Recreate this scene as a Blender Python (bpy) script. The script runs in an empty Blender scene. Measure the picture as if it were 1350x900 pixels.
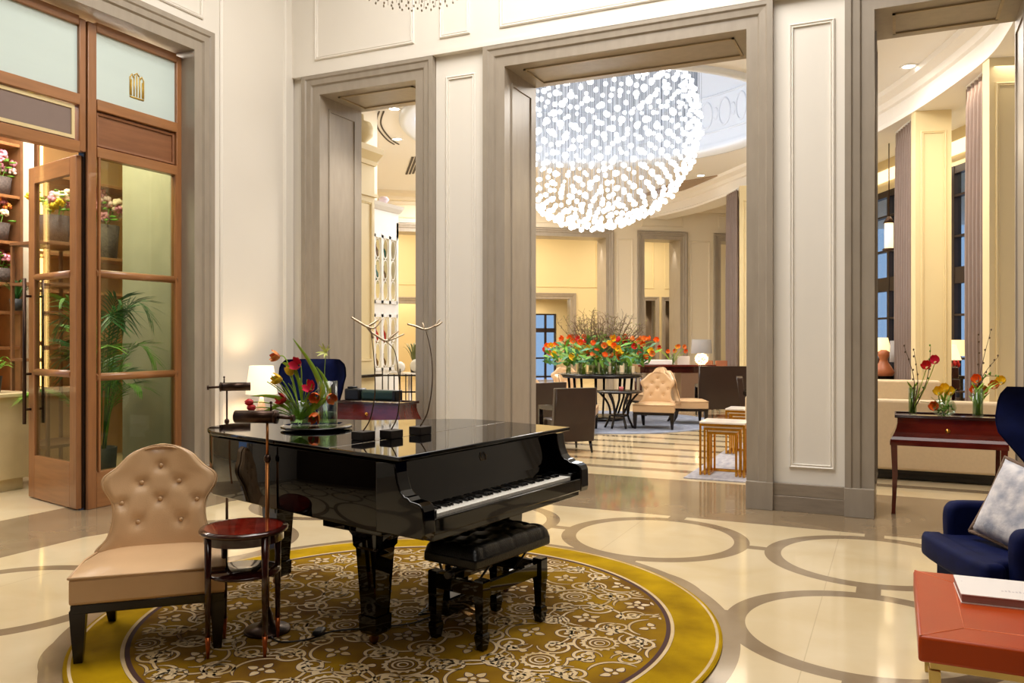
import bpy, bmesh, math, random
from mathutils import Vector, Matrix
R = math.radians
PI = math.pi
rnd = random.Random(7)
SC = bpy.context.scene
COL = SC.collection

# ------------------------------------------------------------------ camera geometry (metres)
FOC, TH, HV, EYE = 1087.0, 0.435737, 445.0, 1.55
CT, ST = math.cos(TH), math.sin(TH)
def cw(X, Z):                       # right / forward distances from the tripod -> world x, y
    return (CT * X - ST * Z, ST * X + CT * Z)
def P(u, v, Z):                     # a sight line and a distance -> a world point
    X = (u - 675) / FOC * Z
    x, y = cw(X, Z)
    return Vector((x, y, EYE - (v - HV) / FOC * Z))

# ------------------------------------------------------------------ materials
def lin(c):
    return tuple(((x / 255) / 12.92 if x / 255 <= 0.04045 else ((x / 255 + 0.055) / 1.055) ** 2.4) for x in c)
MATS = {}
def mat(name, col, rough=0.5, metal=0.0, var=0.0, scale=6.0, stretch=(1, 1, 1), bump=0.0, bscale=60.0,
        emit=None, estr=0.0, trans=0.0, ior=1.45, sheen=0.0, coat=0.0, spec=0.5, col2=None, detail=4.0):
    if name in MATS:
        return MATS[name]
    m = bpy.data.materials.new(name); m.use_nodes = True
    nt = m.node_tree; b = nt.nodes['Principled BSDF']
    c = (*lin(col), 1)
    b.inputs['Base Color'].default_value = c
    b.inputs['Roughness'].default_value = rough
    b.inputs['Metallic'].default_value = metal
    b.inputs['IOR'].default_value = ior
    b.inputs['Transmission Weight'].default_value = trans
    b.inputs['Sheen Weight'].default_value = sheen
    b.inputs['Coat Weight'].default_value = coat
    b.inputs['Specular IOR Level'].default_value = spec
    if emit:
        b.inputs['Emission Color'].default_value = (*lin(emit), 1)
        b.inputs['Emission Strength'].default_value = estr
    if var or bump or col2:
        tc = nt.nodes.new('ShaderNodeTexCoord'); mp = nt.nodes.new('ShaderNodeMapping')
        mp.inputs['Scale'].default_value = stretch
        nt.links.new(tc.outputs['Object'], mp.inputs['Vector'])
    if var or col2:
        n = nt.nodes.new('ShaderNodeTexNoise'); n.inputs['Scale'].default_value = scale
        n.inputs['Detail'].default_value = detail
        nt.links.new(mp.outputs['Vector'], n.inputs['Vector'])
        r = nt.nodes.new('ShaderNodeValToRGB')
        r.color_ramp.elements[0].position = 0.32; r.color_ramp.elements[1].position = 0.68
        if col2:
            r.color_ramp.elements[0].color = (*lin(col2), 1); r.color_ramp.elements[1].color = c
        else:
            r.color_ramp.elements[0].color = tuple(x * (1 - var) for x in c[:3]) + (1,)
            r.color_ramp.elements[1].color = tuple(min(1, x * (1 + var)) for x in c[:3]) + (1,)
        nt.links.new(n.outputs['Fac'], r.inputs['Fac'])
        nt.links.new(r.outputs['Color'], b.inputs['Base Color'])
    if bump:
        n2 = nt.nodes.new('ShaderNodeTexNoise'); n2.inputs['Scale'].default_value = bscale
        nt.links.new(mp.outputs['Vector'], n2.inputs['Vector'])
        bp = nt.nodes.new('ShaderNodeBump'); bp.inputs['Strength'].default_value = bump
        bp.inputs['Distance'].default_value = 0.01
        nt.links.new(n2.outputs['Fac'], bp.inputs['Height'])
        nt.links.new(bp.outputs['Normal'], b.inputs['Normal'])
    MATS[name] = m
    return m

def glass_pane(name, tint=(235, 240, 236), fac=0.03):
    if name in MATS: return MATS[name]
    m = bpy.data.materials.new(name); m.use_nodes = True
    nt = m.node_tree; nt.nodes.clear()
    o = nt.nodes.new('ShaderNodeOutputMaterial'); t = nt.nodes.new('ShaderNodeBsdfTransparent')
    g = nt.nodes.new('ShaderNodeBsdfGlossy'); mx = nt.nodes.new('ShaderNodeMixShader'); lw = nt.nodes.new('ShaderNodeLayerWeight'); lw.inputs[0].default_value = 0.5
    pw = nt.nodes.new('ShaderNodeMath'); pw.operation = 'POWER'; pw.inputs[1].default_value = 3.5; nt.links.new(lw.outputs['Facing'], pw.inputs[0])
    fr = nt.nodes.new('ShaderNodeMath'); fr.operation = 'MULTIPLY_ADD'; fr.inputs[1].default_value = 0.6; fr.inputs[2].default_value = fac; nt.links.new(pw.outputs[0], fr.inputs[0])
    t.inputs['Color'].default_value = (*lin(tint), 1); g.inputs['Roughness'].default_value = 0.02
    nt.links.new(fr.outputs[0], mx.inputs[0]); nt.links.new(t.outputs[0], mx.inputs[1]); nt.links.new(g.outputs[0], mx.inputs[2])
    nt.links.new(mx.outputs[0], o.inputs['Surface'])
    MATS[name] = m
    return m

cream = mat('cream_paint', (232, 226, 215), 0.45, var=0.012, scale=1.2)
cream_lounge = mat('cream_paint_lounge', (228, 216, 192), 0.5, var=0.012, scale=1.0)
yellow_cream = mat('warm_cream_paint', (224, 206, 160), 0.5, var=0.015, scale=1.0)
white_paint = mat('white_paint', (240, 238, 234), 0.4, var=0.01, scale=2)
stone = mat('casing_stone', (158, 147, 132), 0.32, var=0.055, scale=7, stretch=(2, 2, 0.5), bump=0.05, bscale=30)
stone_warm = mat('soffit_stone', (166, 148, 118), 0.3, var=0.12, scale=5, stretch=(0.5, 3, 3))
base_stone = mat('plinth_stone', (143, 130, 114), 0.25, var=0.12, scale=7, stretch=(0.6, 3, 3))
grey_green = mat('shop_wall_plaster', (168, 160, 138), 0.35, var=0.08, scale=3)
oak = mat('joinery_oak', (152, 102, 62), 0.32, var=0.12, scale=9, stretch=(3, 3, 0.3), coat=0.3)
oak_h = mat('joinery_oak_rail', (158, 108, 66), 0.32, var=0.12, scale=9, stretch=(0.3, 3, 3), coat=0.3)
oak_panel = mat('oak_panel', (138, 92, 62), 0.35, var=0.12, scale=9, stretch=(0.3, 3, 3))
sign_grey = mat('sign_taupe', (134, 116, 108), 0.6, var=0.03)
sign_cream = mat('sign_border_cream', (226, 206, 156), 0.4)
black_lacquer = mat('black_lacquer', (3, 3, 3), 0.035, ior=1.5)
black_wood = mat('ebonised_wood', (13, 9, 8), 0.22, var=0.2, scale=8, coat=0.2)
black_leather = mat('black_leather', (9, 9, 10), 0.28, bump=0.25, bscale=140)
ivory = mat('ivory_keys', (244, 240, 230), 0.2)
brass = mat('polished_brass', (205, 150, 70), 0.22, metal=1.0)
dark_bronze = mat('dark_bronze', (62, 44, 34), 0.32, metal=0.75)
gold = mat('gilded_metal', (226, 165, 62), 0.22, metal=1.0)
copper = mat('copper_ferrule', (176, 92, 46), 0.3, metal=0.8)
chrome = mat('chrome', (205, 205, 205), 0.15, metal=1.0)
tan_leather = mat('champagne_leather', (213, 176, 134), 0.27, var=0.03, scale=5, bump=0.08, bscale=200)
dk_wood = mat('espresso_legs', (22, 13, 10), 0.25, var=0.25, scale=8)
mahog = mat('mahogany', (92, 26, 16), 0.13, var=0.22, scale=6, stretch=(1, 6, 1), coat=0.6)
mahog_red = mat('mahogany_veneer_red', (126, 30, 18), 0.1, var=0.2, scale=7, stretch=(6, 1, 1), coat=0.7)
mahog_dark = mat('mahogany_dark', (52, 18, 14), 0.16, var=0.25, scale=7, coat=0.5)
navy = mat('navy_velvet', (6, 16, 60), 0.7, var=0.22, scale=14, spec=0.15)
orange_leather = mat('orange_leather', (170, 62, 8), 0.36, spec=0.35, var=0.05, scale=3, bump=0.06, bscale=160)
orange_seam = mat('orange_leather_seam', (206, 104, 56), 0.35)
paper = mat('paper_white', (236, 228, 222), 0.6)
page = mat('page_edges', (160, 122, 112), 0.7, var=0.15, scale=60, stretch=(0.1, 0.1, 14))
pale_gold = mat('pale_brass', (214, 190, 120), 0.3, metal=0.7)
stem = mat('stem_green', (150, 188, 54), 0.45, var=0.15)
leaf = mat('leaf_green', (104, 154, 46), 0.45, var=0.25, scale=20)
leaf_dk = mat('palm_green', (36, 92, 34), 0.4, var=0.35, scale=12)
twig = mat('twig_brown', (98, 78, 56), 0.7, var=0.2)
P_ORANGE = mat('petal_orange', (242, 130, 36), 0.45, col2=(232, 84, 26), scale=30)
P_RED = mat('petal_red', (220, 44, 36), 0.45, col2=(190, 26, 40), scale=30)
P_YEL = mat('petal_yellow', (244, 204, 40), 0.45, var=0.08, scale=30)
P_APR = mat('petal_apricot', (238, 166, 62), 0.45, col2=(220, 90, 60), scale=30)
P_PINK = mat('petal_pink', (228, 150, 166), 0.5, var=0.1, scale=30)
P_MAG = mat('petal_magenta', (216, 44, 76), 0.5)
P_CREAM = mat('petal_cream', (240, 216, 180), 0.5, var=0.06, scale=30)
P_LIME = mat('petal_lime', (226, 232, 140), 0.5)
glass = glass_pane('clear_glass', (238, 244, 238), 0.05)
water_m = glass_pane('water', (224, 236, 206), 0.02)
pane = glass_pane('window_glass')
pane_dim = glass_pane('sidelight_glass', (226, 232, 214), 0.03)
transom_refl = mat('transom_painted_reflection', (204, 220, 216), 0.12, var=0.03, scale=1.5, stretch=(0.3, 2, 2))  # pale base colour stands in for the hall ceiling reflected in the glass
shade_white = mat('lampshade_lit', (250, 238, 214), 0.8, emit=(255, 232, 196), estr=0.65)
shade_yel = mat('lampshade_warm_lit', (250, 226, 170), 0.8, emit=(255, 220, 150), estr=0.9)
shade_grey = mat('lampshade_grey', (150, 144, 140), 0.85, bump=0.2, bscale=90)
bead_lit = mat('lit_glass_ball', (255, 255, 255), 0.2, emit=(246, 250, 255), estr=1.2)
lamp_lit = mat('glowing_glass', (255, 236, 200), 0.2, emit=(255, 220, 170), estr=1.3)
down_lit = mat('downlight_lens', (255, 250, 240), 0.3, emit=(255, 246, 230), estr=9.0)
strip_lit = mat('shelf_light_strip', (255, 220, 150), 0.3, emit=(255, 206, 120), estr=5.0)
cove_lit = mat('cove_light', (255, 236, 190), 0.5, emit=(255, 232, 190), estr=1.2)
wire_m = mat('chandelier_wire', (120, 128, 140), 0.4, metal=0.3)
curtain_m = mat('mauve_curtain', (166, 146, 136), 0.55, var=0.05, scale=3, sheen=0.3)
window_dark = mat('window_frame_dark', (44, 32, 28), 0.4)
brown_leather = mat('brown_leather', (50, 34, 27), 0.3, var=0.12, scale=4)
cream_sofa = mat('cream_linen', (214, 192, 158), 0.8, var=0.03, scale=30, bump=0.15, bscale=150)
terracotta = mat('tan_leather_back', (168, 98, 58), 0.45, var=0.1)
white_marble = mat('white_marble_top', (236, 226, 214), 0.15, var=0.05, scale=8)
dark_basket = mat('woven_basket', (92, 80, 74), 0.8, bump=0.8, bscale=90, var=0.3, scale=40)
pot_dark = mat('dark_planter', (52, 54, 54), 0.5, var=0.2, scale=10)
soil = mat('soil', (40, 28, 20), 0.9)
green_case = mat('dark_green_case', (24, 52, 46), 0.4)
black_plastic = mat('black_plastic', (14, 14, 15), 0.35)
twine = mat('pillow_trim', (126, 104, 88), 0.9, bump=0.6, bscale=120)
shop_counter = mat('shop_counter_stone', (212, 190, 146), 0.4, var=0.06, scale=4)
shop_shelf = mat('shop_shelf_wood', (122, 84, 54), 0.4, var=0.2, scale=5)
niche_stone = mat('niche_stone', (132, 112, 88), 0.4, var=0.1, scale=3)
rug_blue_m = mat('blue_grey_rug', (150, 156, 172), 0.95, col2=(118, 126, 148), scale=7, stretch=(1, 2, 1), detail=8, bump=0.3)
runner_m = mat('grey_runner', (176, 172, 176), 0.95, col2=(140, 140, 150), scale=6, stretch=(3, 1, 1), detail=8)
tray_m = mat('ceiling_tray_taupe', (160, 136, 112), 0.5)
slot_m = mat('vent_slot_dark', (58, 48, 40), 0.6)
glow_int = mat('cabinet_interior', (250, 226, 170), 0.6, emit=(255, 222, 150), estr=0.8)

# ------------------------------------------------------------------ mesh builder
class G:
    def __init__(s): s.bm = bmesh.new()
    def _fin(s, faces, mi, smooth):
        for f in faces:
            f.material_index = mi; f.smooth = smooth
    def box(s, c, d, rz=0, bev=0, mi=0, rot=None, seg=2):
        r = bmesh.ops.create_cube(s.bm, size=1)
        M = Matrix.Translation(c) @ (rot if rot else Matrix.Rotation(rz, 4, 'Z')) @ Matrix.Diagonal((d[0], d[1], d[2], 1))
        bmesh.ops.transform(s.bm, matrix=M, verts=r['verts'])
        fs = {f for v in r['verts'] for f in v.link_faces}
        s._fin(fs, mi, False)
        if bev:
            es = list({e for v in r['verts'] for e in v.link_edges})
            q = bmesh.ops.bevel(s.bm, geom=es, offset=bev, segments=seg, affect='EDGES', profile=0.5)
            s._fin(q['faces'], mi, True)
        return s
    def bx(s, x0, x1, y0, y1, z0, z1, bev=0, mi=0):
        return s.box(((x0 + x1) / 2, (y0 + y1) / 2, (z0 + z1) / 2), (abs(x1 - x0), abs(y1 - y0), abs(z1 - z0)), bev=bev, mi=mi)
    def prism(s, pts, ext, mi=0, bev=0, smooth=False):       # pts: 3-D polygon, ext: extrusion vector
        vs = [s.bm.verts.new(p) for p in pts]
        f = s.bm.faces.new(vs)
        q = bmesh.ops.extrude_face_region(s.bm, geom=[f])
        nv = [g for g in q['geom'] if isinstance(g, bmesh.types.BMVert)]
        bmesh.ops.translate(s.bm, vec=ext, verts=nv)
        fs = {x for v in vs + nv for x in v.link_faces}
        bmesh.ops.recalc_face_normals(s.bm, faces=list(fs))
        s._fin(fs, mi, False)
        caps = [f] + [g for g in q['geom'] if isinstance(g, bmesh.types.BMFace)]
        for x in fs:
            if x not in caps: x.smooth = smooth
        if bev:
            es = list({e for c in caps for e in c.edges})
            qq = bmesh.ops.bevel(s.bm, geom=es, offset=bev, segments=3, affect='EDGES', profile=0.5)
            s._fin(qq['faces'], mi, True)
        return s
    def tube(s, pts, r, n=8, mi=0, smooth=True, caps=True):
        pts = [Vector(p) for p in pts]
        rs = r if isinstance(r, (list, tuple)) else [r] * len(pts)
        rings = []; up = None
        for i, p in enumerate(pts):
            t = (pts[min(i + 1, len(pts) - 1)] - pts[max(i - 1, 0)]).normalized()
            if up is None:
                a = Vector((0, 0, 1)) if abs(t.z) < 0.9 else Vector((1, 0, 0))
                up = t.cross(a).normalized()
            else:
                up = (up - t * up.dot(t))
                up = up.normalized() if up.length > 1e-6 else t.orthogonal().normalized()
            w = t.cross(up)
            rings.append([s.bm.verts.new(p + (up * math.cos(2 * PI * k / n) + w * math.sin(2 * PI * k / n)) * rs[i]) for k in range(n)])
        fs = []
        for a, b in zip(rings, rings[1:]):
            for k in range(n):
                fs.append(s.bm.faces.new((a[k], b[k], b[(k + 1) % n], a[(k + 1) % n])))
        s._fin(fs, mi, smooth)
        if caps and n > 2:
            c1 = s.bm.faces.new(rings[0]); c2 = s.bm.faces.new(list(reversed(rings[-1])))
            s._fin([c1, c2], mi, False); fs += [c1, c2]
        bmesh.ops.recalc_face_normals(s.bm, faces=fs)
        return s
    def lathe(s, prof, c=(0, 0, 0), n=28, mi=0, sx=1, sy=1, smooth=True, M=None):
        rings = []
        for r, z in prof:
            if r < 1e-6:
                rings.append([s.bm.verts.new((c[0], c[1], c[2] + z))])
            else:
                rings.append([s.bm.verts.new((c[0] + r * sx * math.cos(2 * PI * k / n), c[1] + r * sy * math.sin(2 * PI * k / n), c[2] + z)) for k in range(n)])
        fs = []
        for a, b in zip(rings, rings[1:]):
            for k in range(n):
                k2 = (k + 1) % n
                if len(a) == 1 and len(b) == 1: continue
                if len(a) == 1: fs.append(s.bm.faces.new((a[0], b[k2], b[k])))
                elif len(b) == 1: fs.append(s.bm.faces.new((a[k], a[k2], b[0])))
                else: fs.append(s.bm.faces.new((a[k], a[k2], b[k2], b[k])))
        s._fin(fs, mi, smooth)
        if M is not None:
            bmesh.ops.transform(s.bm, matrix=M, verts=list({v for f in fs for v in f.verts}))
        bmesh.ops.recalc_face_normals(s.bm, faces=fs)
        return s
    def ball(s, c, r, sub=2, mi=0, sc=(1, 1, 1), rot=None):
        q = bmesh.ops.create_icosphere(s.bm, subdivisions=sub, radius=1)
        M = Matrix.Translation(c) @ (rot if rot else Matrix.Identity(4)) @ Matrix.Diagonal((r * sc[0], r * sc[1], r * sc[2], 1))
        bmesh.ops.transform(s.bm, matrix=M, verts=q['verts'])
        s._fin({f for v in q['verts'] for f in v.link_faces}, mi, True)
        return s
    def sheet(s, grid, mi=0, smooth=True, thick=0.0):
        rows = [[s.bm.verts.new(p) for p in row] for row in grid]
        fs = []
        for a, b in zip(rows, rows[1:]):
            for k in range(len(a) - 1):
                fs.append(s.bm.faces.new((a[k], a[k + 1], b[k + 1], b[k])))
        s._fin(fs, mi, smooth)
        if thick:
            bmesh.ops.solidify(s.bm, geom=fs, thickness=thick)
            for f in s.bm.faces: f.smooth = smooth
        return s
    def ribbon(s, pts, w, z, mi=0):                       # flat ribbon on a surface
        n = len(pts); L = []; Rr = []
        for i, p in enumerate(pts):
            a = Vector(pts[max(i - 1, 0)]); b = Vector(pts[min(i + 1, n - 1)])
            t = (b - a)
            t = t.normalized() if t.length > 1e-9 else Vector((1, 0))
            q = Vector((-t.y, t.x)); ww = w[i] if isinstance(w, list) else w
            L.append(s.bm.verts.new((p[0] + q.x * ww / 2, p[1] + q.y * ww / 2, z)))
            Rr.append(s.bm.verts.new((p[0] - q.x * ww / 2, p[1] - q.y * ww / 2, z)))
        for i in range(n - 1):
            f = s.bm.faces.new((Rr[i], Rr[i + 1], L[i + 1], L[i])); f.material_index = mi
        return s
    def moulding(s, path, prof, closed=False, mi=0):
        # path: points in the x-z plane (local), prof: (outward offset, forward) pairs, forward = -y
        n = len(path); rings = []
        for i in range(n):
            p = Vector(path[i])
            if closed or 0 < i < n - 1:
                a = (p - Vector(path[i - 1])).normalized(); b = (Vector(path[(i + 1) % n]) - p).normalized()
            elif i == 0:
                a = b = (Vector(path[1]) - p).normalized()
            else:
                a = b = (p - Vector(path[i - 1])).normalized()
            na = Vector((-a.y, a.x)); nb = Vector((-b.y, b.x))
            m = (na + nb).normalized(); m = m / max(0.2, m.dot(na))
            rings.append([s.bm.verts.new((p.x + m.x * o, -fw, p.y + m.y * o)) for o, fw in prof])
        k = len(prof); fs = []
        rng = range(n) if closed else range(n - 1)
        for i in rng:
            A = rings[i]; B = rings[(i + 1) % n]
            for j in range(k):
                fs.append(s.bm.faces.new((A[j], B[j], B[(j + 1) % k], A[(j + 1) % k])))
        if not closed:
            fs.append(s.bm.faces.new(rings[0])); fs.append(s.bm.faces.new(list(reversed(rings[-1]))))
        bmesh.ops.recalc_face_normals(s.bm, faces=fs)
        s._fin(fs, mi, False)
        return s
    def build(s, name, m, parent=None, label=None, kind=None, loc=(0, 0, 0), rz=0):
        me = bpy.data.meshes.new(name); s.bm.to_mesh(me); s.bm.free()
        for x in (m if isinstance(m, (list, tuple)) else [m]): me.materials.append(x)
        o = bpy.data.objects.new(name, me); COL.objects.link(o)
        o.location = loc; o.rotation_euler = (0, 0, rz)
        if parent: o.parent = parent
        if label: o['label'] = label
        if kind: o['kind'] = kind
        return o

def T(name, label, cat, loc=(0, 0, 0), rz=0, group=None, kind=None):
    o = bpy.data.objects.new(name, None); COL.objects.link(o)
    o.location = loc; o.rotation_euler = (0, 0, rz); o.empty_display_size = 0.1
    o['label'] = label; o['category'] = cat
    if group: o['group'] = group
    if kind: o['kind'] = kind
    return o
def tag(o, label, cat, group=None):
    o['label'] = label; o['category'] = cat
    if group: o['group'] = group
    return o
def dup(root, loc=None, rz=None, label=None, group=None, scale=None):
    r = root.copy(); COL.objects.link(r)
    if loc is not None: r.location = loc
    if rz is not None: r.rotation_euler = (0, 0, rz)
    if scale: r.scale = (scale,) * 3
    if label: r['label'] = label
    if group: r['group'] = group
    for ch in list(root.children):
        c = ch.copy(); COL.objects.link(c); c.parent = r
        for g in ch.children:
            d = g.copy(); COL.objects.link(d); d.parent = c
    return r
def S(name, g, m, parent=None, loc=(0, 0, 0), rz=0, label=None, cat=None):
    o = g.build(name, m, parent, loc=loc, rz=rz)
    if not parent:
        o['kind'] = 'structure'
        o['label'] = label or name.replace('_', ' ')
        o['category'] = cat or name.split('_')[0]
    return o
def bez(p0, p1, p2, n=10):
    return [tuple((1 - t) ** 2 * a + 2 * t * (1 - t) * b + t * t * c for a, b, c in zip(p0, p1, p2)) for t in [i / n for i in range(n + 1)]]
def smooth_path(pts, n=6):                                # Catmull-Rom through points
    pts = [Vector(p) for p in pts]; out = []
    for i in range(len(pts) - 1):
        p0 = pts[max(i - 1, 0)]; p1 = pts[i]; p2 = pts[i + 1]; p3 = pts[min(i + 2, len(pts) - 1)]
        for k in range(n):
            t = k / n
            out.append(0.5 * ((2 * p1) + (p2 - p0) * t + (2 * p0 - 5 * p1 + 4 * p2 - p3) * t * t + (3 * p1 - p0 - 3 * p2 + p3) * t ** 3))
    out.append(pts[-1])
    return out

# ------------------------------------------------------------------ camera
cam = bpy.data.objects.new('camera', bpy.data.cameras.new('camera')); COL.objects.link(cam)
cam.location = (0, 0, EYE); cam.rotation_euler = (PI / 2, 0, TH)
cam.data.sensor_width = 36; cam.data.lens = FOC / 1350 * 36
cam.data.shift_y = (HV - 450) / 1350 * 1.0
cam.data.clip_start = 0.05; cam.data.clip_end = 200
SC.camera = cam
vs = SC.view_settings
vs.view_transform = 'Standard'; vs.look = 'None'; vs.gamma = 1; vs.exposure = 0.25; vs.use_curve_mapping = False

# ------------------------------------------------------------------ floor (inlaid marble, procedural)
def floor_material():
    m = bpy.data.materials.new('inlaid_marble_floor'); m.use_nodes = True
    nt = m.node_tree; N = nt.nodes; L = nt.links; b = N['Principled BSDF']
    tc = N.new('ShaderNodeTexCoord'); sp = N.new('ShaderNodeSeparateXYZ'); L.new(tc.outputs['Object'], sp.inputs[0])
    X, Y = sp.outputs[0], sp.outputs[1]
    def M(op, a, b_=None, c=None):
        n = N.new('ShaderNodeMath'); n.operation = op
        for i, v in enumerate((a, b_, c)):
            if v is None: continue
            if isinstance(v, (int, float)): n.inputs[i].default_value = v
            else: L.new(v, n.inputs[i])
        return n.outputs[0]
    def between(v, lo, hi): return M('MULTIPLY', M('GREATER_THAN', v, lo), M('LESS_THAN', v, hi))
    def hyp(a, c_): return M('SQRT', M('ADD', M('MULTIPLY', a, a), M('MULTIPLY', c_, c_)))
    def OR(a, c_): return M('MAXIMUM', a, c_)
    def AND(a, c_): return M('MULTIPLY', a, c_)
    pit = 1.554
    wx = M('WRAP', M('ADD', X, 0.152), pit / 2, -pit / 2); wy = M('WRAP', M('ADD', Y, -4.722), pit / 2, -pit / 2)
    r = hyp(wx, wy)
    ring = between(r, 0.603, 0.717)
    stubs = AND(M('GREATER_THAN', r, 0.70), OR(M('LESS_THAN', M('ABSOLUTE', wx), 0.07), M('LESS_THAN', M('ABSOLUTE', wy), 0.05)))
    small = OR(ring, stubs)
    br = hyp(M('ADD', X, 2.483), M('ADD', Y, -3.945))
    inside = M('LESS_THAN', br, 1.80)
    small = AND(small, M('SUBTRACT', 1.0, inside))
    big = OR(small, AND(inside, M('GREATER_THAN', br, 1.55)))
    hallf = AND(AND(between(X, -5.72, 3.4), between(Y, -2.6, 7.085)), 1.0)
    pat = AND(big, hallf)
    # brown border band round the hall and through the wall openings
    inside_hall = AND(M('GREATER_THAN', X, -6.87), M('LESS_THAN', Y, 8.91))
    border = AND(inside_hall, M('SUBTRACT', 1.0, hallf))
    # striped lounge floor
    st = M('WRAP', M('ADD', Y, -9.5), 0.31, -0.29)
    stripes = AND(AND(M('LESS_THAN', M('ABSOLUTE', st), 0.09), M('GREATER_THAN', Y, 9.2)), M('GREATER_THAN', X, -8.5))
    dark = M('MINIMUM', M('ADD', M('ADD', pat, border), stripes), 1.0)
    nz = N.new('ShaderNodeTexNoise'); nz.inputs['Scale'].default_value = 1.6; nz.inputs['Detail'].default_value = 8; nz.inputs['Distortion'].default_value = 0.6
    L.new(tc.outputs['Object'], nz.inputs['Vector'])
    def ramp(a, c_):
        q = N.new('ShaderNodeValToRGB'); q.color_ramp.elements[0].position = 0.3; q.color_ramp.elements[1].position = 0.7
        q.color_ramp.elements[0].color = (*lin(a), 1); q.color_ramp.elements[1].color = (*lin(c_), 1)
        L.new(nz.outputs['Fac'], q.inputs[0]); return q.outputs[0]
    light = ramp((212, 190, 148), (224, 206, 170)); dk = ramp((132, 112, 86), (156, 136, 108))
    # fine slab joints
    jx = M('LESS_THAN', M('ABSOLUTE', M('WRAP', M('ADD', X, 0.4), 0.777, -0.777)), 0.0025)
    mx = N.new('ShaderNodeMix'); mx.data_type = 'RGBA'
    L.new(dark, mx.inputs[0]); L.new(light, mx.inputs[6]); L.new(dk, mx.inputs[7])
    mj = N.new('ShaderNodeMix'); mj.data_type = 'RGBA'; mj.inputs[7].default_value = (*lin((150, 130, 98)), 1)
    L.new(M('MULTIPLY', jx, 0.35), mj.inputs[0]); L.new(mx.outputs[2], mj.inputs[6])
    L.new(mj.outputs[2], b.inputs['Base Color'])
    b.inputs['Roughness'].default_value = 0.11; b.inputs['Coat Weight'].default_value = 0.25; b.inputs['Coat Roughness'].default_value = 0.04
    return m
g = G(); g.bx(-17, 7, -6.5, 32, -0.2, 0)
S('floor', g, floor_material(), label='polished beige marble floor inlaid with brown rings and stripes', cat='floor')

# ------------------------------------------------------------------ hall shell
TK = 0.79; YB = 7.77
CAS = [(0.0, -TK), (0.0, 0.035), (0.10, 0.035), (0.115, 0.055), (0.17, 0.06), (0.185, 0.075), (0.235, 0.075), (0.235, -TK)]
def casing(name, x0, x1, ztop, loc, rz, w=0.235, label=None, tk=TK, m=None, reveal=True, plinth=True):
    k = w / 0.235
    prof = [(o * k, (f if f > -0.5 else -tk)) for o, f in CAS]
    g = G()
    g.moulding([(x0, 0.0), (x0, ztop), (x1, ztop), (x1, 0.0)], prof)
    if plinth:
        for a, b in ((x0 - w, x0), (x1, x1 + w)):
            g.bx(a - 0.004 if a < x0 else a, b + (0.004 if b > x1 else 0), -0.085, -0.03, 0, 0.25, bev=0.004)
    if reveal:
        e = 0.014
        for sx, xx in ((1, x0), (-1, x1)):
            xa, xb = sorted((xx, xx + sx * e))
            g.bx(xa, xb, 0.13, 0.16, 0.30, ztop - 0.16); g.bx(xa, xb, tk - 0.16, tk - 0.13, 0.30, ztop - 0.16)
            g.bx(xa, xb, 0.13, tk - 0.13, ztop - 0.16, ztop - 0.13); g.bx(xa, xb, 0.13, tk - 0.13, 0.27, 0.30)
        g.bx(x0 + 0.14, x1 - 0.14, 0.13, 0.155, ztop - e, ztop, mi=1); g.bx(x0 + 0.14, x1 - 0.14, tk - 0.155, tk - 0.13, ztop - e, ztop, mi=1)
        g.bx(x0 + 0.14, x0 + 0.165, 0.13, tk - 0.13, ztop - e, ztop, mi=1); g.bx(x1 - 0.165, x1 - 0.14, 0.13, tk - 0.13, ztop - e, ztop, mi=1)
    return S(name, g, [m or stone, m or stone_warm], loc=loc, rz=rz, label=label, cat='trim')

PAN = [(0.0, 0.0), (0.0, 0.014), (0.012, 0.022), (0.024, 0.012), (0.034, 0.018), (0.04, 0.0)]
def panel(g, x0, x1, z0, z1, y, mi=0):
    k = len(g.bm.verts)
    g.moulding([(x0, z0), (x0, z1), (x1, z1), (x1, z0)], [(-o, f - y) for o, f in PAN], closed=True, mi=mi)

# back wall of the hall
g = G()
HW = YB + TK
ZF = 4.605
for a, b in ((-6.75, -6.30), (-4.526, -3.922), (-1.003, -0.402), (1.197, 5.2)):
    g.bx(a, b, YB, HW, 0, ZF)
g.bx(-6.75, 5.2, YB - 0.06, HW, ZF, 6.9)
g.bx(-6.4, 5.2, YB - 0.078, YB + 0.02, ZF - 0.012, ZF + 0.03)
panel(g, -4.40, -4.04, 0.40, 4.36, YB); panel(g, -0.87, -0.485, 0.385, 4.36, YB)
for a, b in ((-6.11, -4.765), (-4.445, -4.075), (-3.73, -1.2), (-0.87, -0.5), (-0.17, 0.96)):
    panel(g, a, b, 4.76, 6.5, YB - 0.06)
S('wall_back', g, cream, label='cream panelled wall with three tall stone-cased openings', cat='wall')
casing('trim_1', -6.064, -4.765, 4.37, (0, YB, 0), 0, label='grey stone casing of the narrow left opening')
casing('trim_2', -3.687, -1.238, 4.37, (0, YB, 0), 0, label='grey stone casing of the wide central opening')
casing('trim_3', -0.167, 0.962, 4.37, (0, YB, 0), 0, label='grey stone casing of the right opening')
g = G()
for a, b in ((-1.003, -0.402), (-4.526, -3.922), (-6.45, -6.30), (1.197, 5.2)):
    g.bx(a, b, YB - 0.055, YB, 0, 0.135, bev=0.003); g.bx(a, b, YB - 0.04, YB, 0.135, 0.245, bev=0.004)
S('baseboard_back', g, base_stone, label='two-step brown stone baseboard between the casings', cat='baseboard')

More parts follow.
